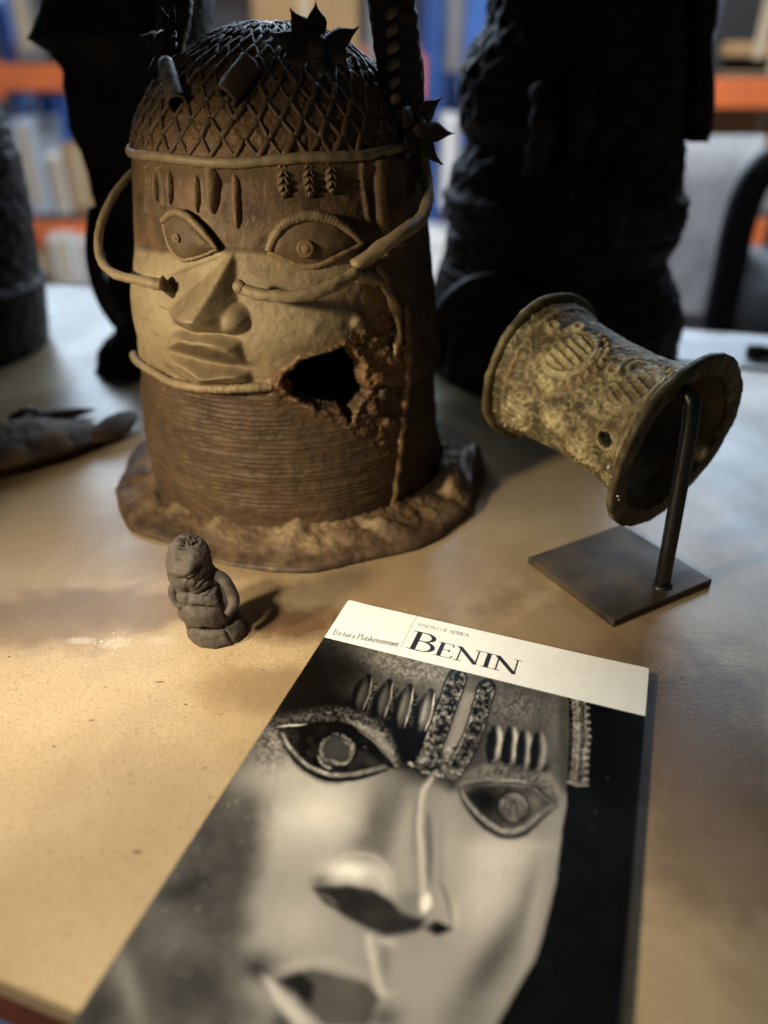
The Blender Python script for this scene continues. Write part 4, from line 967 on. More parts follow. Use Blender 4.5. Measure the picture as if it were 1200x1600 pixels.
    for cx, cy, L_, hi in ((779, 1159, 22, .82), (804, 1163, 24, .86), (825, 1170, 25, .74), (847, 1172, 24, .62)):
        line([(cx-9, cy-L_), (cx-10, cy+6), (cx-14, cy+L_+8)], 18, .05, 3, .95); line([(cx-1, cy-L_*1.15), (cx+3, cy), (cx-5, cy+L_*1.15)], 16, .42, 4, .9); line([(cx, cy-L_), (cx+3, cy), (cx-3, cy+L_)], 8.5, hi, 3.5, .95); line([(cx+3, cy-2), (cx+1, cy+L_), (cx-12, cy+L_+8)], 2.6, .66, 1, .8)
    # ---- two riveted straps
    for pts, w in (([(714, 1060), (702, 1095), (690, 1127), (678, 1160), (664, 1194)], 27), ([(760, 1076), (752, 1105), (742, 1138), (728, 1172), (708, 1208)], 25)):
        line(pts, w+6, .10, 2, .9, False); line(pts, w, .28, 2, 1, False, .55*n_f+.35*n_m)
        line([(x-w*.48, y-2) for x, y in pts], 2.2, .58, 1, .75, False, .6*n_f); line([(x+w*.48, y+2) for x, y in pts], 2.0, .50, 1, .7, False, .6*n_f)
        P_ = smooth_path(pts, 12)
        for k, (x, y) in enumerate(P_): blob(x+RNG.uniform(-6, 6), y+RNG.uniform(-4, 4), RNG.uniform(4, 8), RNG.uniform(3, 6), .07, .85, RNG.uniform(0, 90), 3); blob(x+RNG.uniform(-8, 8), y-5, 4, 2.5, .62, .6, RNG.uniform(0, 90))
    for k in range(46): blob(655+RNG.uniform(0, 55), 1165+RNG.uniform(0, 46), 2.6, 2.2, RNG.choice([.05, .65, .8]), .8)
    line([(640, 1192), (662, 1206), (690, 1212), (722, 1206)], 5, .50, 1.5, .85, False, 1.1*n_f)
    # ---- left eye
    L_eye = [(429, 1137), (480, 1134), (520, 1132), (549, 1138), (576, 1154), (597, 1175), (619, 1202), (603, 1200), (565, 1208), (531, 1213), (501, 1208), (475, 1194), (453, 1169), (440, 1148)]
    line([(430, 1128), (480, 1118), (535, 1117), (575, 1127), (604, 1150), (622, 1195)], 24, .30, 8, .85, True, .35*n_f); line([(545, 1128), (580, 1143), (602, 1166), (618, 1196)], 17, .56, 5, .9, True, .2*n_f)
    poly(L_eye, .13, 2, 1, .10*n_m); blob(580, 1190, 22, 10, .30, .7, 30); blob(545, 1190, 24, 12, .26, .5)
    line([(431, 1136), (480, 1133), (520, 1131), (549, 1137), (577, 1154), (598, 1176), (618, 1202)], 6, .05, 1.5, .95); line([(430, 1137), (452, 1134), (478, 1131)], 3, .88, 1, .9); line([(558, 1140), (582, 1157), (604, 1182)], 2, .78, 1, .8)
    blob(527, 1170, 25, 22, .30, .9, 0, 6); mixin(.55*np.exp(-((np.hypot(X-527, (Y-1171)*1.1)-26)/3.2)**2)*(n_f+.5*n_m > .02), .78); mixin(.8*np.exp(-((np.hypot(X-527, (Y-1171)*1.1)-30)/2.2)**2), .08)
    line([(497, 1180), (505, 1195), (520, 1202)], 5, .66, 1.5, .85, True, .5*n_f); line([(515, 1186), (532, 1194), (545, 1190)], 4, .70, 1.5, .8, True, .4*n_f); line([(536, 1158), (548, 1166), (546, 1180)], 4, .66, 1.5, .8, True, .5*n_f)
    line([(436, 1143), (447, 1167), (470, 1196), (500, 1213), (531, 1218), (568, 1213), (606, 1203)], 9, .05, 2, .9); line([(441, 1147), (454, 1168), (476, 1192), (502, 1206), (531, 1211), (566, 1206), (602, 1198)], 6, .50, 2, .92, False, .3*n_f); line([(444, 1152), (457, 1172), (479, 1194), (505, 1207), (531, 1211)], 1.8, .80, 1, .85, False, .3*n_f); line([(440, 1160), (462, 1194), (500, 1220), (534, 1226)], 5, .40, 4, .5)
    mixin(.7*np.exp(-((X-425)/26.)**2-((Y-1165)/34.)**2), np.clip(.42+.5*n_f, 0, 1))
    # ---- right eye
    R_eye = [(720, 1233), (740, 1227), (790, 1226), (830, 1230), (853, 1247), (868, 1257), (843, 1273), (820, 1292), (797, 1300), (773, 1293), (747, 1273), (727, 1250)]
    line([(728, 1216), (770, 1206), (812, 1208), (842, 1222), (868, 1248)], 24, .38, 8, .85, True, .35*n_f)
    poly(R_eye, .30, 2, 1, .15*n_m); blob(757, 1250, 28, 20, .10, .95, 20, 3); blob(835, 1250, 18, 14, .50, .6)
    blob(802, 1261, 22, 22, .44, .9, 0, 6); mixin(.85*np.exp(-((np.hypot(X-802, Y-1261)-24)/2.4)**2), .10); mixin(.6*np.exp(-((X-802)/18.)**2-((Y-1261)/18.)**2), np.clip(.42+.9*n_f+.4*n_m, 0, 1)); mixin(.6*np.exp(-((np.hypot(X-802, Y-1261)-20)/2.)**2)*(n_m > -.1), .70)
    line([(716, 1232), (745, 1224), (790, 1222), (832, 1227), (856, 1245), (872, 1259)], 4, .08, 1.3, .9); line([(770, 1221), (805, 1220), (836, 1226)], 2.4, .85, 1, .8); line([(845, 1240), (862, 1256), (871, 1262)], 6, .42, 2, .7)
    line([(716, 1235), (726, 1256), (746, 1281), (774, 1302), (798, 1308), (824, 1300), (846, 1280), (868, 1261)], 8, .10, 2.2, .9); line([(721, 1236), (730, 1253), (750, 1275), (776, 1294), (798, 1300), (821, 1292), (844, 1272), (864, 1259)], 6.5, .50, 2, .92, False, .2*n_f); line([(724, 1243), (748, 1273), (775, 1293), (798, 1298), (820, 1291), (842, 1271)], 1.8, .78, 1, .8, False, .3*n_f)
    blob(800, 1322, 60, 10, .80, .5); blob(704, 1228, 12, 10, .10, .8)
    # ---- nose
    blob(700, 1310, 22, 70, .70, .6); blob(690, 1270, 14, 40, .60, .6); line([(668, 1270), (671, 1320), (672, 1380)], 9, .36, 4, .75); line([(690, 1290), (690, 1370), (700, 1430)], 8, .56, 5, .6)
    line([(640, 1260), (630, 1330), (636, 1390)], 26, .66, 14, .75); line([(624, 1230), (600, 1300), (596, 1340)], 26, .40, 16, .6); line([(652, 1235), (647, 1290), (648, 1340)], 6, .48, 3, .5)
    line([(675, 1216), (661, 1240), (656, 1290), (659, 1345), (661, 1402)], 7, .82, 4.5, .88, False); line([(678, 1214), (668, 1228)], 6, .90, 1.5, .8, False) if False else None
    # left wing of the nose
    nostril = [(489, 1386), (515, 1384), (550, 1384), (585, 1392), (618, 1414), (632, 1428), (666, 1437), (656, 1452), (628, 1460), (600, 1462), (570, 1449), (532, 1428), (503, 1408)]
    line([(498, 1378), (520, 1350), (560, 1336), (596, 1346), (614, 1378), (622, 1410)], 9, .50, 6, .7); blob(560, 1362, 56, 27, .66, .95, 8, 4)
    blob(546, 1360, 36, 15, .96, .92, 4, 2); blob(600, 1376, 16, 26, .80, .7, -25); blob(500, 1378, 14, 10, .40, .7); poly(nostril, .17, 5, .97, .04*n_m); blob(590, 1430, 30, 14, .25, .5); line([(498, 1396), (516, 1406), (526, 1416)], 4, .62, 2, .7)
    line([(505, 1366), (530, 1341), (562, 1334), (592, 1342), (612, 1368), (619, 1402)], 2.2, .88, 1.2, .7)
    # tip and right wing
    blob(642, 1412, 18, 19, .50, .95, 0, 4); line([(630, 1424), (642, 1432), (660, 1434)], 4, .30, 2, .8); line([(668, 1398), (666, 1412), (662, 1424)], 18, .93, 3, .97)
    poly([(684, 1376), (694, 1392), (708, 1450), (690, 1442), (680, 1420)], .62, 3, .9); line([(684, 1374), (697, 1400), (708, 1450)], 3, .30, 1.5, .8); poly([(660, 1450), (682, 1438), (708, 1452), (682, 1462)], .08, 2.5, .95); blob(668, 1448, 10, 4, .60, .5); line([(712, 1410), (714, 1452)], 5, .84, 3, .6)
    # ---- lips
    poly([(570, 1460), (582, 1462), (592, 1520), (602, 1556), (592, 1552), (580, 1512)], .78, 5, .85); blob(604, 1472, 14, 5, .90, .7, 15); blob(602, 1500, 8, 30, .44, .7); line([(584, 1545), (602, 1556), (622, 1548)], 4, .80, 2, .7); blob(540, 1480, 30, 26, .62, .6); line([(440, 1512), (500, 1500), (570, 1520)], 16, .66, 7, .7)
    poly([(455, 1528), (486, 1514), (530, 1524), (574, 1536), (592, 1558), (575, 1604), (510, 1604), (470, 1570)], .31, 4, .95, .06*n_b); poly([(430, 1532), (470, 1518), (492, 1540), (486, 1572)], .12, 6, .9); blob(402, 1510, 24, 22, .16, .85); blob(390, 1590, 30, 30, .30, .6); blob(440, 1600, 20, 20, .16, .7)
    poly([(408, 1522), (424, 1532), (470, 1580), (490, 1604), (462, 1604), (430, 1566)], .72, 3, .92); blob(420, 1500, 26, 8, .44, .6)
    blob(600, 1590, 26, 18, .20, .6)
    # ---- ear flap strip and black ground
    contour = [(880, 1080), (890, 1096), (890, 1150), (886, 1225), (885, 1260), (878, 1297), (875, 1330), (868, 1380), (862, 1405), (839, 1493), (803, 1554), (770, 1612), (1000, 1612), (1014, 1110)]
    poly(contour, .085, 1.6, 1, .02*n_m)
    poly([(893, 1090), (917, 1096), (923, 1155), (918, 1228), (886, 1223), (891, 1150)], .42, 1.5, 1, .30*n_m+.25*n_f); 
    for dx, v, w in ((2, .12, 5), (7, .62, 2.5), (13, .70, 3), (20, .22, 3), (25, .60, 2.5), (30, .30, 2)): line([(889+dx, 1092), (891+dx, 1150), (886+dx, 1222)], w, v, 1.2, .7, False, .35*n_f)
    for k in range(22): blob(918+2.5*math.sin(k*.2), 1100+k*5.6, 3, 2.2, .78 if k % 2 else .15, .85)
    line([(888, 1222), (903, 1227), (918, 1227)], 3, .75, 1.2, .8, False)
    # ---- print grain, dust, scratches
    pit = fbm(G/2.2, 2, 99); Lm = Lm-.10*np.clip(pit-.28, 0, 1)*(Y < 1240)+.16*np.clip(pit-.42, 0, 1)*(Y < 1240)*Lm
    Lm = Lm+.030*n_f*np.clip(Lm*1.4, .2, 1)+.022*n_m*Lm
    for k in range(60):
        x, y = (RNG.uniform(250, 420), RNG.uniform(1250, 1560)) if k < 40 else (RNG.uniform(440, 960), RNG.uniform(1020, 1500)); blob(x, y, RNG.uniform(.8, 2.4), RNG.uniform(.8, 2.6), .72, RNG.uniform(.3, .8))
    Lm = .5+(Lm-.5)*(1.10+.12*np.exp(-((Y-1120)/110.)**2)); Lm = np.clip(Lm, .025, 1)
    rgb = np.stack([Lm, Lm*.962+.002, Lm*.905+.006], -1)
    return lin(rgb)*.80
M_PRINT = NT('cover_print'); pa = M_PRINT.attr(); M_PRINT = M_PRINT.set(Base_Color=pa.outputs['Color'], Roughness=M_PRINT.ramp(M_PRINT.noise(40, 4), [(.3, .17), (.7, .26)]), Specular_IOR_Level=.32)
PBL = .236
cover_grid(STRIP, PBL, 540, 620, 'cover_photograph', M_PRINT, paint)

# ------------------------------------------------------------------ lettering, drawn as pen strokes
def arc(cx, cy, rx, ry, a0, a1, n=14): return [(cx+rx*math.cos(R(a0+(a1-a0)*k/n)), cy+ry*math.sin(R(a0+(a1-a0)*k/n))) for k in range(n+1)]
def V_(x, y0=0, y1=1, w=None): return ([(x, y0), (x, y1)], w)
def S_(x0, x1, y): return ([(x0, y), (x1, y)], .045)
GLY = {
 'B': (.66, [V_(.15, 0, 1, .125), S_(0, .3, .022), S_(0, .3, .978), ([(.15, .978)]+arc(.30, .755, .23, .223, 90, -90)+[(.15, .532)], None), ([(.15, .53)]+arc(.32, .275, .27, .253, 90, -90)+[(.15, .022)], None)]),
 'E': (.62, [V_(.15, 0, 1, .12), S_(0, .53, .022), S_(0, .50, .978), S_(.15, .42, .51), ([(.49, .98), (.51, .80)], .045), ([(.53, .02), (.57, .22)], .045), ([(.42, .60), (.42, .42)], .045)]),
 'N': (.86, [V_(.13, 0, .95, .050), V_(.70, 0, 1, .050), ([(.08, .97), (.70, .02)], .135), S_(.02, .25, .022), S_(-.02, .16, .978), S_(.58, .83, .978)]),
 'I': (.34, [V_(.16, 0, 1, .125), S_(.0, .32, .022), S_(.0, .32, .978)]),
 'V': (.72, [([(.08, .98), (.36, .02)], .12), ([(.36, .02), (.62, .98)], .05), S_(-.02, .2, .978), S_(.52, .72, .978)]),
 'S': (.50, [(arc(.25, .75, .17, .23, 30, 270, 12)+arc(.25, .27, .19, .25, 90, -150, 12), None)]),
 'O': (.80, [(arc(.4, .5, .33, .48, 0, 360, 28), None)]),
 'F': (.58, [V_(.15, 0, 1, .12), S_(0, .3, .022), S_(0, .50, .978), S_(.15, .40, .50), ([(.49, .98), (.50, .80)], .045), ([(.40, .59), (.40, .41)], .045)]),
 'A': (.72, [([(.10, .02), (.36, .98)], .05), ([(.34, .98), (.60, .02)], .12), S_(.2, .5, .36), S_(0, .2, .022), S_(.48, .72, .022)]),
 'R': (.68, [V_(.15, 0, 1, .12), S_(0, .3, .022), S_(0, .3, .978), ([(.15, .978)]+arc(.30, .74, .23, .238, 90, -90)+[(.15, .502)], None), ([(.30, .5), (.62, .02)], .12)]),
 'C': (.66, [(arc(.38, .5, .32, .48, 45, 315, 22), None)]),
 'P': (.60, [V_(.15, 0, 1, .115), S_(0, .3, .022), S_(0, .3, .978), ([(.15, .978)]+arc(.30, .73, .24, .248, 90, -90)+[(.15, .482)], None)]),
 'a': (.44, [V_(.33, .0, .45, .09), (arc(.22, .46, .12, .13, 150, 0, 8), None), (arc(.21, .17, .13, .15, 60, 330, 14), None), ([(.33, .06), (.40, .02)], .05)]),
 'r': (.36, [V_(.12, 0, .60, .09), S_(.02, .24, .02), S_(.03, .12, .58), (arc(.25, .42, .11, .16, 160, 50, 8), None)]),
 'b': (.50, [V_(.11, 0, 1.02, .09), S_(.02, .11, 1.0), (arc(.24, .29, .17, .28, 140, -140, 18), None)]),
 'l': (.25, [V_(.12, 0, 1.02, .09), S_(.02, .23, .02), S_(.02, .12, 1.0)]),
 'n': (.52, [V_(.11, 0, .60, .09), S_(.02, .20, .02), S_(.02, .11, .58), (arc(.25, .40, .15, .18, 160, 0, 10)+[(.40, .0)], None), S_(.32, .50, .02)]),
 'k': (.50, [V_(.11, 0, 1.02, .09), S_(.02, .2, .02), S_(.02, .11, 1.0), ([(.13, .26), (.38, .58)], .05), ([(.20, .34), (.44, .02)], .09), S_(.34, .5, .02), S_(.3, .46, .58)]),
 'e': (.44, [([(.07, .34), (.38, .36)]+arc(.225, .34, .155, .24, 8, 180, 10)+arc(.24, .29, .17, .27, 170, 320, 12), None)]),
 's': (.38, [(arc(.19, .44, .11, .13, 30, 270, 10)+arc(.19, .16, .125, .15, 90, -150, 10), None)]),
 't': (.32, [V_(.13, .08, .76, .09), S_(.02, .28, .58), (arc(.22, .10, .09, .09, 180, 310, 8), None)]),
 'i': (.25, [V_(.12, 0, .60, .09), S_(.02, .23, .02), S_(.02, .12, .58), ([(.12, .80), (.12, .88)], .1)]),
 ' ': (.30, []),
}
def lettering(name, text, p0, p1, h, mat, thick=.115, thin=.035, small=None, z=.00006):
    """text from pixel p0 to pixel p1 along the baseline, capital height h metres; small = (scale for all but the first)"""
    a0, b0 = b_of(*p0); a1, b1 = b_of(*p1); L_ = math.hypot(a1-a0, b1-b0); dx, dy = (a1-a0)/L_, (b1-b0)/L_
    sc = [1.0 if (k == 0 or not small) else small for k in range(len(text))]
    adv = [GLY[c][0]*s for c, s in zip(text, sc)]; total = sum(adv)*h; sx = L_/total
    V = []; F = []; x = 0.; zz_ = BH+z
    for c, s, ad in zip(text, sc, adv):
        for pts, w in GLY[c][1]:
            P_ = np.array(pts, float)*s*h; n = len(P_)
            T_ = np.gradient(P_, axis=0) if n > 2 else np.repeat((P_[1]-P_[0])[None], 2, 0); T_ /= np.linalg.norm(T_, axis=1)[:, None]+1e-12
            if w is None: wd = (thin+(thick-thin)*np.abs(T_[:, 1]*math.cos(R(12))-T_[:, 0]*math.sin(R(12)))**1.2)*h*s
            else: wd = np.full(n, w*(thick/.115 if w > .06 else thin/.042))*h*s
            if s < 1: wd = wd*1.12
            Nn = np.stack([-T_[:, 1], T_[:, 0]], -1); zz_ += 2.5e-6; k0 = len(V)
            for p_, nn_, w_ in zip(P_, Nn, wd):
                for sg in (1, -1):
                    q_ = p_+nn_*w_*.5*sg; X_ = (x*h+q_[0])*sx; Y_ = q_[1]
                    V.append(BO+EX*(a0+X_*dx+Y_*dy)+EY*(b0+X_*dy-Y_*dx)+np.array([0, 0, zz_+lift(np.array(a0+X_*dx), np.array(b0))]))
            for k in range(n-1): F.append((k0+2*k, k0+2*k+1, k0+2*k+3, k0+2*k+2))
        x += ad
    return obj(name, V, F, mat, BOOK, False)
hB = abs(b_of(633, 1013)[1]-b_of(648, 985)[1])
lettering('title_lettering', 'BENIN', (634, 1012.5), (811, 1056), .0150, M_INK, small=.74)
lettering('author_lettering', 'Barbara Plankensteiner', (519, 991), (622, 1011), .0044, M_INK, .095, .05)
lettering('series_lettering', 'VISIONS OF AFRICA', (651.5, 978), (732, 995.5), .0027, M_INKG, .10, .05)
a0, b0 = b_of(653, 959); a1, b1 = b_of(626.5, 1011)
V = [bp(a0-.0001, b0, BH+.00006), bp(a0+.0001, b0, BH+.00006), bp(a1+.0001, b1, BH+.00006), bp(a1-.0001, b1, BH+.00006)]
obj('divider_line', V, [(3, 2, 1, 0)], M_INKG, BOOK, False)

# ================================================================== other bronzes, out of focus
M_DARK = mat_old_bronze('black_bronze', (.014, .010, .008), (.034, .026, .021), (.026, .012, .007), (.004, .0035, .0035), .62, .05, 300, .25)
M_MID = mat_old_bronze('brown_bronze', (.062, .039, .020), (.14, .098, .058), (.08, .038, .016), (.014, .009, .006), .68, .05, 300, .22)
def turned(name, root, rows, Y, mat, seed, depth=1.0, amp=.003, relief=None, nr=180, nc=190):
    rw = np.array(rows, float); ys = np.interp(np.linspace(0, 1, nr), np.linspace(0, 1, len(rw)), rw[:, 0]); l = np.interp(ys, rw[:, 0], rw[:, 1]); r = np.interp(ys, rw[:, 0], rw[:, 2])
    a = np.linspace(-np.pi, np.pi, nc, endpoint=False); V = np.zeros((nr, nc, 3)); N = np.zeros_like(V)
    for k in range(nr):
        A, B = on_y(l[k], ys[k], Y), on_y(r[k], ys[k], Y); c = (A+B)/2; hw = (B[0]-A[0])/2
        V[k] = np.stack([c[0]+hw*np.sin(a), c[1]-hw*depth*np.cos(a), np.full(nc, max(c[2], .0005))], -1); N[k] = np.stack([np.sin(a), -np.cos(a), 0*a], -1)
    P = V.reshape(-1, 3); d = amp*fbm(P*38, 4, seed)+amp*.5*fbm(P*140, 3, seed+1)
    if relief is not None: d = d+relief(np.tile(a, (nr, 1)).ravel(), P[:, 2])
    n_ = fbm(P*50, 3, seed+5); P = P+N.reshape(-1, 3)*d[:, None]; P[:, 2] = np.maximum(P[:, 2], .0005)
    P = np.vstack([P, P[:nc].mean(0), P[-nc:].mean(0)]); F = [tuple(f[::-1]) for f in grid_faces(nr, nc, True)]+[(nr*nc, j, (j+1) % nc) for j in range(nc)]+[(nr*nc+1, (nr-1)*nc+(j+1) % nc, (nr-1)*nc+j) for j in range(nc)]
    t = np.clip(np.stack([.3+n_, .2-n_, .3-n_], -1), 0, 1); t = np.vstack([t, t[:1], t[:1]])
    return obj(name, P, F, mat, root, True, t)
def dpart(name, vf, root, mat, seed=5):
    V, F = vf; n_ = fbm(np.asarray(V)*60, 3, seed); return obj(name, V, F, mat, root, True, np.clip(np.stack([.3+n_, .2-n_, .3-n_], -1), 0, 1))

YT = .76
c = on_z(868, 564); TALL = thing('tall_bronze_sculpture', 'tall black bronze head with winged cap standing behind the cuff', 'sculpture', (c[0], YT, 0))
rows = [(-130, 810, 980), (-60, 785, 1030), (0, 764, 1056), (40, 757, 1062), (70, 738, 1060), (110, 725, 1063), (150, 718, 1060), (190, 716, 1058), (222, 731, 1062), (260, 709, 1058), (300, 700, 1060), (332, 694, 1063), (350, 704, 1056), (372, 700, 1050), (396, 699, 1031), (420, 688, 1040), (450, 682, 1053), (485, 676, 1056), (520, 671, 1050), (564, 671, 1046)]
rel = lambda a, z: .0014*np.abs(np.sin(z/.0105*math.pi))*(z < .16)+.004*np.exp(-((z-.165)/.006)**2)+(z > .18)*.0015*np.maximum(np.cos(a*19+z*260), np.cos(a*19-z*260))
turned('head', TALL, rows, YT, M_DARK, 101, .95, .0042, rel)
for sx, x0 in ((1, 1086),):
    V = []; n, s_ = 40, 16
    yy = np.interp(np.linspace(0, 1, n), [0, 1], [218, -110]); lw = np.interp(yy, [-110, 0, 60, 140, 200, 218], [1082, 1062, 1062, 1060, 1060, 1066]); rw_ = np.interp(yy, [-110, 0, 40, 60, 140, 200, 218], [1100, 1120, 1116, 1108, 1116, 1112, 1104])
    for k in range(n):
        A, B = on_y(lw[k], yy[k], YT), on_y(rw_[k], yy[k], YT); cc_ = (A+B)/2; hw = (B[0]-A[0])/2
        for b in np.linspace(0, 2*np.pi, s_, endpoint=False): V.append((cc_[0]+hw*math.cos(b), cc_[1]+.02*math.sin(b), cc_[2]))
    V = np.array(V); V += fbm(V*70, 3, 12)[:, None]*.003; dpart('wing', (V, [tuple(f) for f in grid_faces(n, s_, True)]+[tuple(range(s_-1, -1, -1)), tuple((n-1)*s_+i for i in range(s_))]), TALL, M_DARK)
dpart('base_roll', tube(smooth_path([on_y(676, 560, .69), on_y(690, 500, .665), on_y(735, 452, .65), on_y(790, 448, .65), on_y(840, 490, .655), on_y(862, 560, .66)], 50), np.interp(np.linspace(0, 1, 50), [0, .5, 1], [.013, .010, .012]), 14), TALL, M_DARK)
for k, (px, py) in enumerate(((905, 185), (845, 205), (960, 330))):
    p_ = on_y(px, py, YT-.105); dpart('relief_panel', tube(smooth_path([p_+np.array([0, .01, .03]), p_+np.array([0, -.004, .012]), p_+np.array([0, -.004, -.012]), p_+np.array([0, .01, -.03])], 14), .010, 12, rfun=lambda s_, a: 1+.2*np.sin(s_*20+a)), TALL, M_DARK, k)

YL = .74
LEFT = thing('dark_bust', 'dark bronze bust on a narrow foot, half hidden behind the left of the bronze head', 'sculpture', (*on_z(200, 576)[:2], 0))
rows = [(-130, 120, 290), (-60, 92, 318), (0, 74, 330), (38, 62, 332), (62, 54, 332), (84, 84, 330), (112, 103, 326), (150, 106, 322), (195, 112, 318), (235, 132, 308), (262, 140, 300), (320, 152, 290), (400, 162, 272), (455, 168, 256), (495, 180, 246), (515, 180, 246), (530, 164, 256), (548, 154, 264), (578, 150, 268)]
turned('body', LEFT, rows, YL, M_DARK, 131, .9, .003)
dpart('handle', tube(smooth_path([on_y(150, 330, YL-.02), on_y(146, 400, YL-.05), on_y(160, 460, YL-.05), on_y(184, 502, YL-.03)], 30), .0075, 10), LEFT, M_DARK)
YE = .80
EDGE = thing('netted_bronze', 'dark netted bronze bell shape cut off by the left edge of the picture', 'sculpture', (*on_z(-110, 546)[:2], 0))
rows = [(60, -170, -60), (120, -200, -30), (170, -215, -8), (200, -224, 4), (250, -240, 20), (330, -256, 36), (400, -266, 46), (430, -272, 52), (445, -278, 58), (480, -282, 62), (520, -286, 66), (546, -286, 66)]
rel2 = lambda a, z: (z > .075)*.0009*np.maximum(np.cos(a*23+z*280), np.cos(a*23-z*280))+.004*np.exp(-((z-.07)/.006)**2)
turned('body', EDGE, rows, YE, M_DARK, 151, .95, .003, rel2)

# low mudfish-like casting lying on the table at left
FISH = thing('bronze_fish', 'flat dark bronze fish lying on the table at the left edge', 'sculpture', (*on_z(70, 715)[:2], 0))
A, B = on_z(-70, 742), on_z(168, 682); ax_ = (B-A); L_ = np.linalg.norm(ax_); ax_ /= L_; sd_ = np.array([-ax_[1], ax_[0], 0])
n, s_ = 90, 44; V = []
for k in range(n):
    t = k/(n-1); w = .036*math.sin(math.pi*min(1, .12+t*.86))**.6*(1-.25*t); h = .026*math.sin(math.pi*min(1, .15+t*.83))**.55
    for j in range(s_):
        b = 2*math.pi*j/s_; cx, cz = math.cos(b), math.sin(b)
        zz_ = h*.5+h*.5*math.copysign(abs(cz)**.8, cz); lip = .006*math.exp(-(cz/.25)**2)
        V.append(A+ax_*L_*t+sd_*(w*math.copysign(abs(cx)**.8, cx)+math.copysign(lip, cx))+np.array([0, 0, max(.0006, zz_)]))
V = np.array(V); fn = fbm(V*70, 4, 171); V[:, 2] = np.maximum(.0006, V[:, 2]+.003*fn*(V[:, 2] > .004))
obj('body', V, [tuple(f) for f in grid_faces(n, s_, True)]+[tuple(range(s_-1, -1, -1)), tuple((n-1)*s_+i for i in range(s_))], M_MID, FISH, True, np.clip(np.stack([.4+fn, .15-fn, .35-fn], -1), 0, 1))
def slug(name, p, q_, w, h, root, mat, z0=0.0):
    p, q_ = np.array(p), np.array(q_); ax = q_-p; L = np.linalg.norm(ax); ax /= L; s = np.array([-ax[1], ax[0], 0]); V = []; n, m_ = 26, 16
    for k in range(n):
        t = k/(n-1); f = math.sin(math.pi*min(.99, max(.02, t)))**.6
        for j in range(m_):
            b = 2*math.pi*j/m_; V.append(p+ax*L*t+s*w*f*math.cos(b)+np.array([0, 0, z0+max(.0006, h*.5+h*.5*f*math.sin(b))]))
    return dpart(name, (np.array(V), [tuple(f) for f in grid_faces(n, m_, True)]+[tuple(range(m_-1, -1, -1)), tuple((n-1)*m_+i for i in range(m_))]), root, mat)
slug('tail', on_z(148, 705), on_z(214, 660), .013, .018, FISH, M_MID)
slug('fin', on_z(-10, 752), on_z(160, 694), .007, .009, FISH, M_MID)
slug('fin', on_z(20, 668), on_z(150, 648), .007, .010, FISH, M_MID)
dpart('loop', tube(smooth_path([on_z(18, 652, .016), on_z(28, 648, .024), on_z(44, 640, .026), on_z(58, 642, .018)], 16), .0030, 8), FISH, M_MID)

# ================================================================== black chair behind the table
M_CHAIR = simple('black_plastic', (.008, .008, .009), .6, 0, .2, 40, .05)
YC = 1.22
CH = thing('chair', 'black chair with curved arm frame standing behind the table at the right edge', 'chair', (*on_y(1230, 500, YC)[:2], -.745))
zfl = -.743
def chp(px, py, dy=0): return on_y(px, py, YC+dy)
legx = chp(1108, 560)
obj('arm_frame', *tube(smooth_path([np.array([legx[0]-.05, YC, zfl]), chp(1108, 560), chp(1122, 500), chp(1138, 430), chp(1154, 350), chp(1178, 285), chp(1215, 252), chp(1270, 244), chp(1330, 262), chp(1350, 330)], 90), .0255, 14), M_CHAIR, CH)
obj('arm_frame', *tube(smooth_path([np.array([legx[0]+.02, YC+.42, zfl]), chp(1196, 560, .42), chp(1206, 430, .42), chp(1230, 330, .42), chp(1300, 300, .42)], 60), .0255, 14), M_CHAIR, CH)
sc_ = chp(1265, 500, .2); zseat = chp(1200, 468)[2]
obj('seat', *box((sc_[0]+.06, YC+.21, zseat-.12), (.40, .40, .26), 0, .03), M_CHAIR, CH)
obj('backrest', *box((chp(1380, 300, .2)[0], YC+.21, zseat+.2), (.05, .42, .40), 0, .02), M_CHAIR, CH)
for dx, dy in ((.20, .04), (.20, .38)): obj('leg', *box((sc_[0]+.06+dx-.03, YC+dy, (zfl+zseat-.25)/2), (.03, .03, zseat-.25-zfl), 0, .004), M_CHAIR, CH)

# white sheet and marker on the table at the right
M_SHEET = simple('white_paper', (.80, .81, .82), .55, 0, .03, 30, 0)
sp_ = [on_z(1046, 524, .0006), on_z(1046, 565, .0006), on_z(1290, 590, .0006), on_z(1290, 532, .0006)]
n, m_ = 14, 10; V = []
for i in range(m_):
    for j in range(n):
        u, v = j/(n-1), i/(m_-1); p_ = (sp_[0]*(1-u)+sp_[3]*u)*(1-v)+(sp_[1]*(1-u)+sp_[2]*u)*v; V.append(p_+np.array([0, 0, .0008*math.sin(u*5)*math.sin(v*4)+.0008]))
V = np.array(V); Vb = V-np.array([0, 0, .0003]); k = len(V); f = [tuple(x) for x in grid_faces(m_, n)]
bd = [i for i in range(n)]+[r_*n+n-1 for r_ in range(1, m_)]+[(m_-1)*n+i for i in range(n-2, -1, -1)]+[r_*n for r_ in range(m_-2, 0, -1)]
o = obj('paper_sheet', np.vstack([V, Vb]), [tuple(reversed(x)) for x in f]+[tuple(i+k for i in x) for x in f]+[(a, b, b+k, a+k) for a, b in zip(bd, bd[1:]+bd[:1])], M_SHEET, None, True, None, tuple(sp_[0])); tag(o, 'white paper sheet on the table at the right, behind the cuff', 'paper')
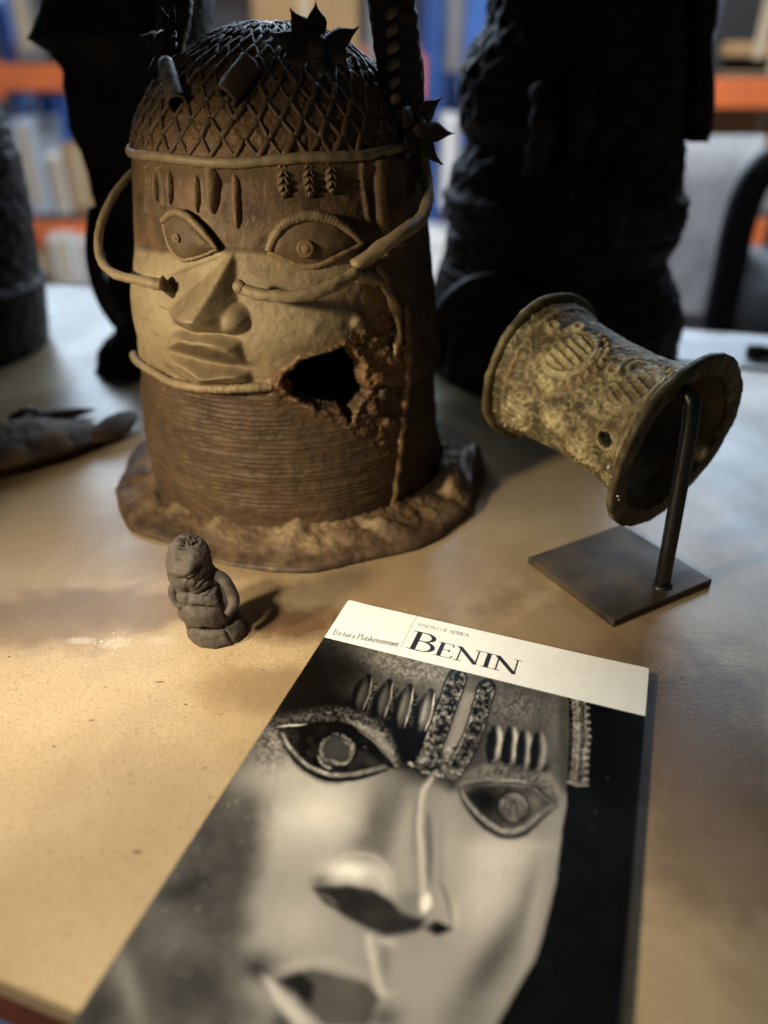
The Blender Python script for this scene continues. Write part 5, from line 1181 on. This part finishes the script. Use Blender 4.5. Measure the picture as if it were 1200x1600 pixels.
mk = thing('marker_pen', 'black marker pen lying on the white paper sheet at the right edge', 'pen', tuple(on_z(1190, 550)))
a_, b_ = on_z(1172, 549, .0085), on_z(1275, 556, .0085)
obj('barrel', *tube([a_+(b_-a_)*t for t in np.linspace(.16, 1, 8)], .0066, 16), M_CHAIR, mk)
obj('cap', *tube([a_+(b_-a_)*t for t in (-.05, 0, .08, .2)], [.0062, .0074, .0074, .0074], 16), M_CHAIR, mk)

# crumbs of corrosion and plaster on the board
cr = []
def crumb(px, py, s):
    c = on_z(px, py, s*.5); a = np.linspace(0, 2*np.pi, 6, endpoint=False); r_ = s*RNG.uniform(.5, 1.2, 6); ring = np.stack([c[0]+np.cos(a)*r_, c[1]+np.sin(a)*r_, np.full(6, max(.0002, s*.25))], -1)
    cr.append((np.vstack([ring, [c[0], c[1], s*RNG.uniform(.5, .9)], [c[0], c[1], .00005]]), [(i, (i+1) % 6, 6) for i in range(6)]+[((i+1) % 6, i, 7) for i in range(6)]))
for k in range(46): crumb(RNG.normal(180, 16), RNG.normal(1004, 7), RNG.uniform(.0002, .0006))
for k in range(16): crumb(126+RNG.normal(0, 11), 1001-RNG.normal(0, 2)-RNG.uniform(-4, 4), RNG.uniform(.0002, .0005))
for k in range(60): crumb(RNG.uniform(100, 420), RNG.uniform(985, 1110), RNG.uniform(.00012, .00032))
o = obj('crumbs', *merge(cr), simple('pale_crumb', (.62, .58, .50), .9, 0, .2, 500, 0), None, False); tag(o, 'pale crumbs and dust scattered on the board near the figurine', 'debris', kind='stuff')
cr = []
for k in range(70): crumb(RNG.uniform(0, 1200), RNG.uniform(1000, 1500), RNG.uniform(.00012, .0003))
for p_ in ((14, 1026), (290, 1100), (84, 1166), (1110, 900)): crumb(*p_, .0007)
cr = [c_ for c_ in cr]
o = obj('dark_specks', *merge([c_ for c_ in cr if not (0 < (c_[0][6]-BO)@EX < BW and (c_[0][6]-BO)@EY > -.002)]), simple('dark_crumb', (.05, .03, .018), .9, 0, .2, 500, 0), None, False); tag(o, 'dark specks of dirt scattered over the hardboard', 'debris', kind='stuff')
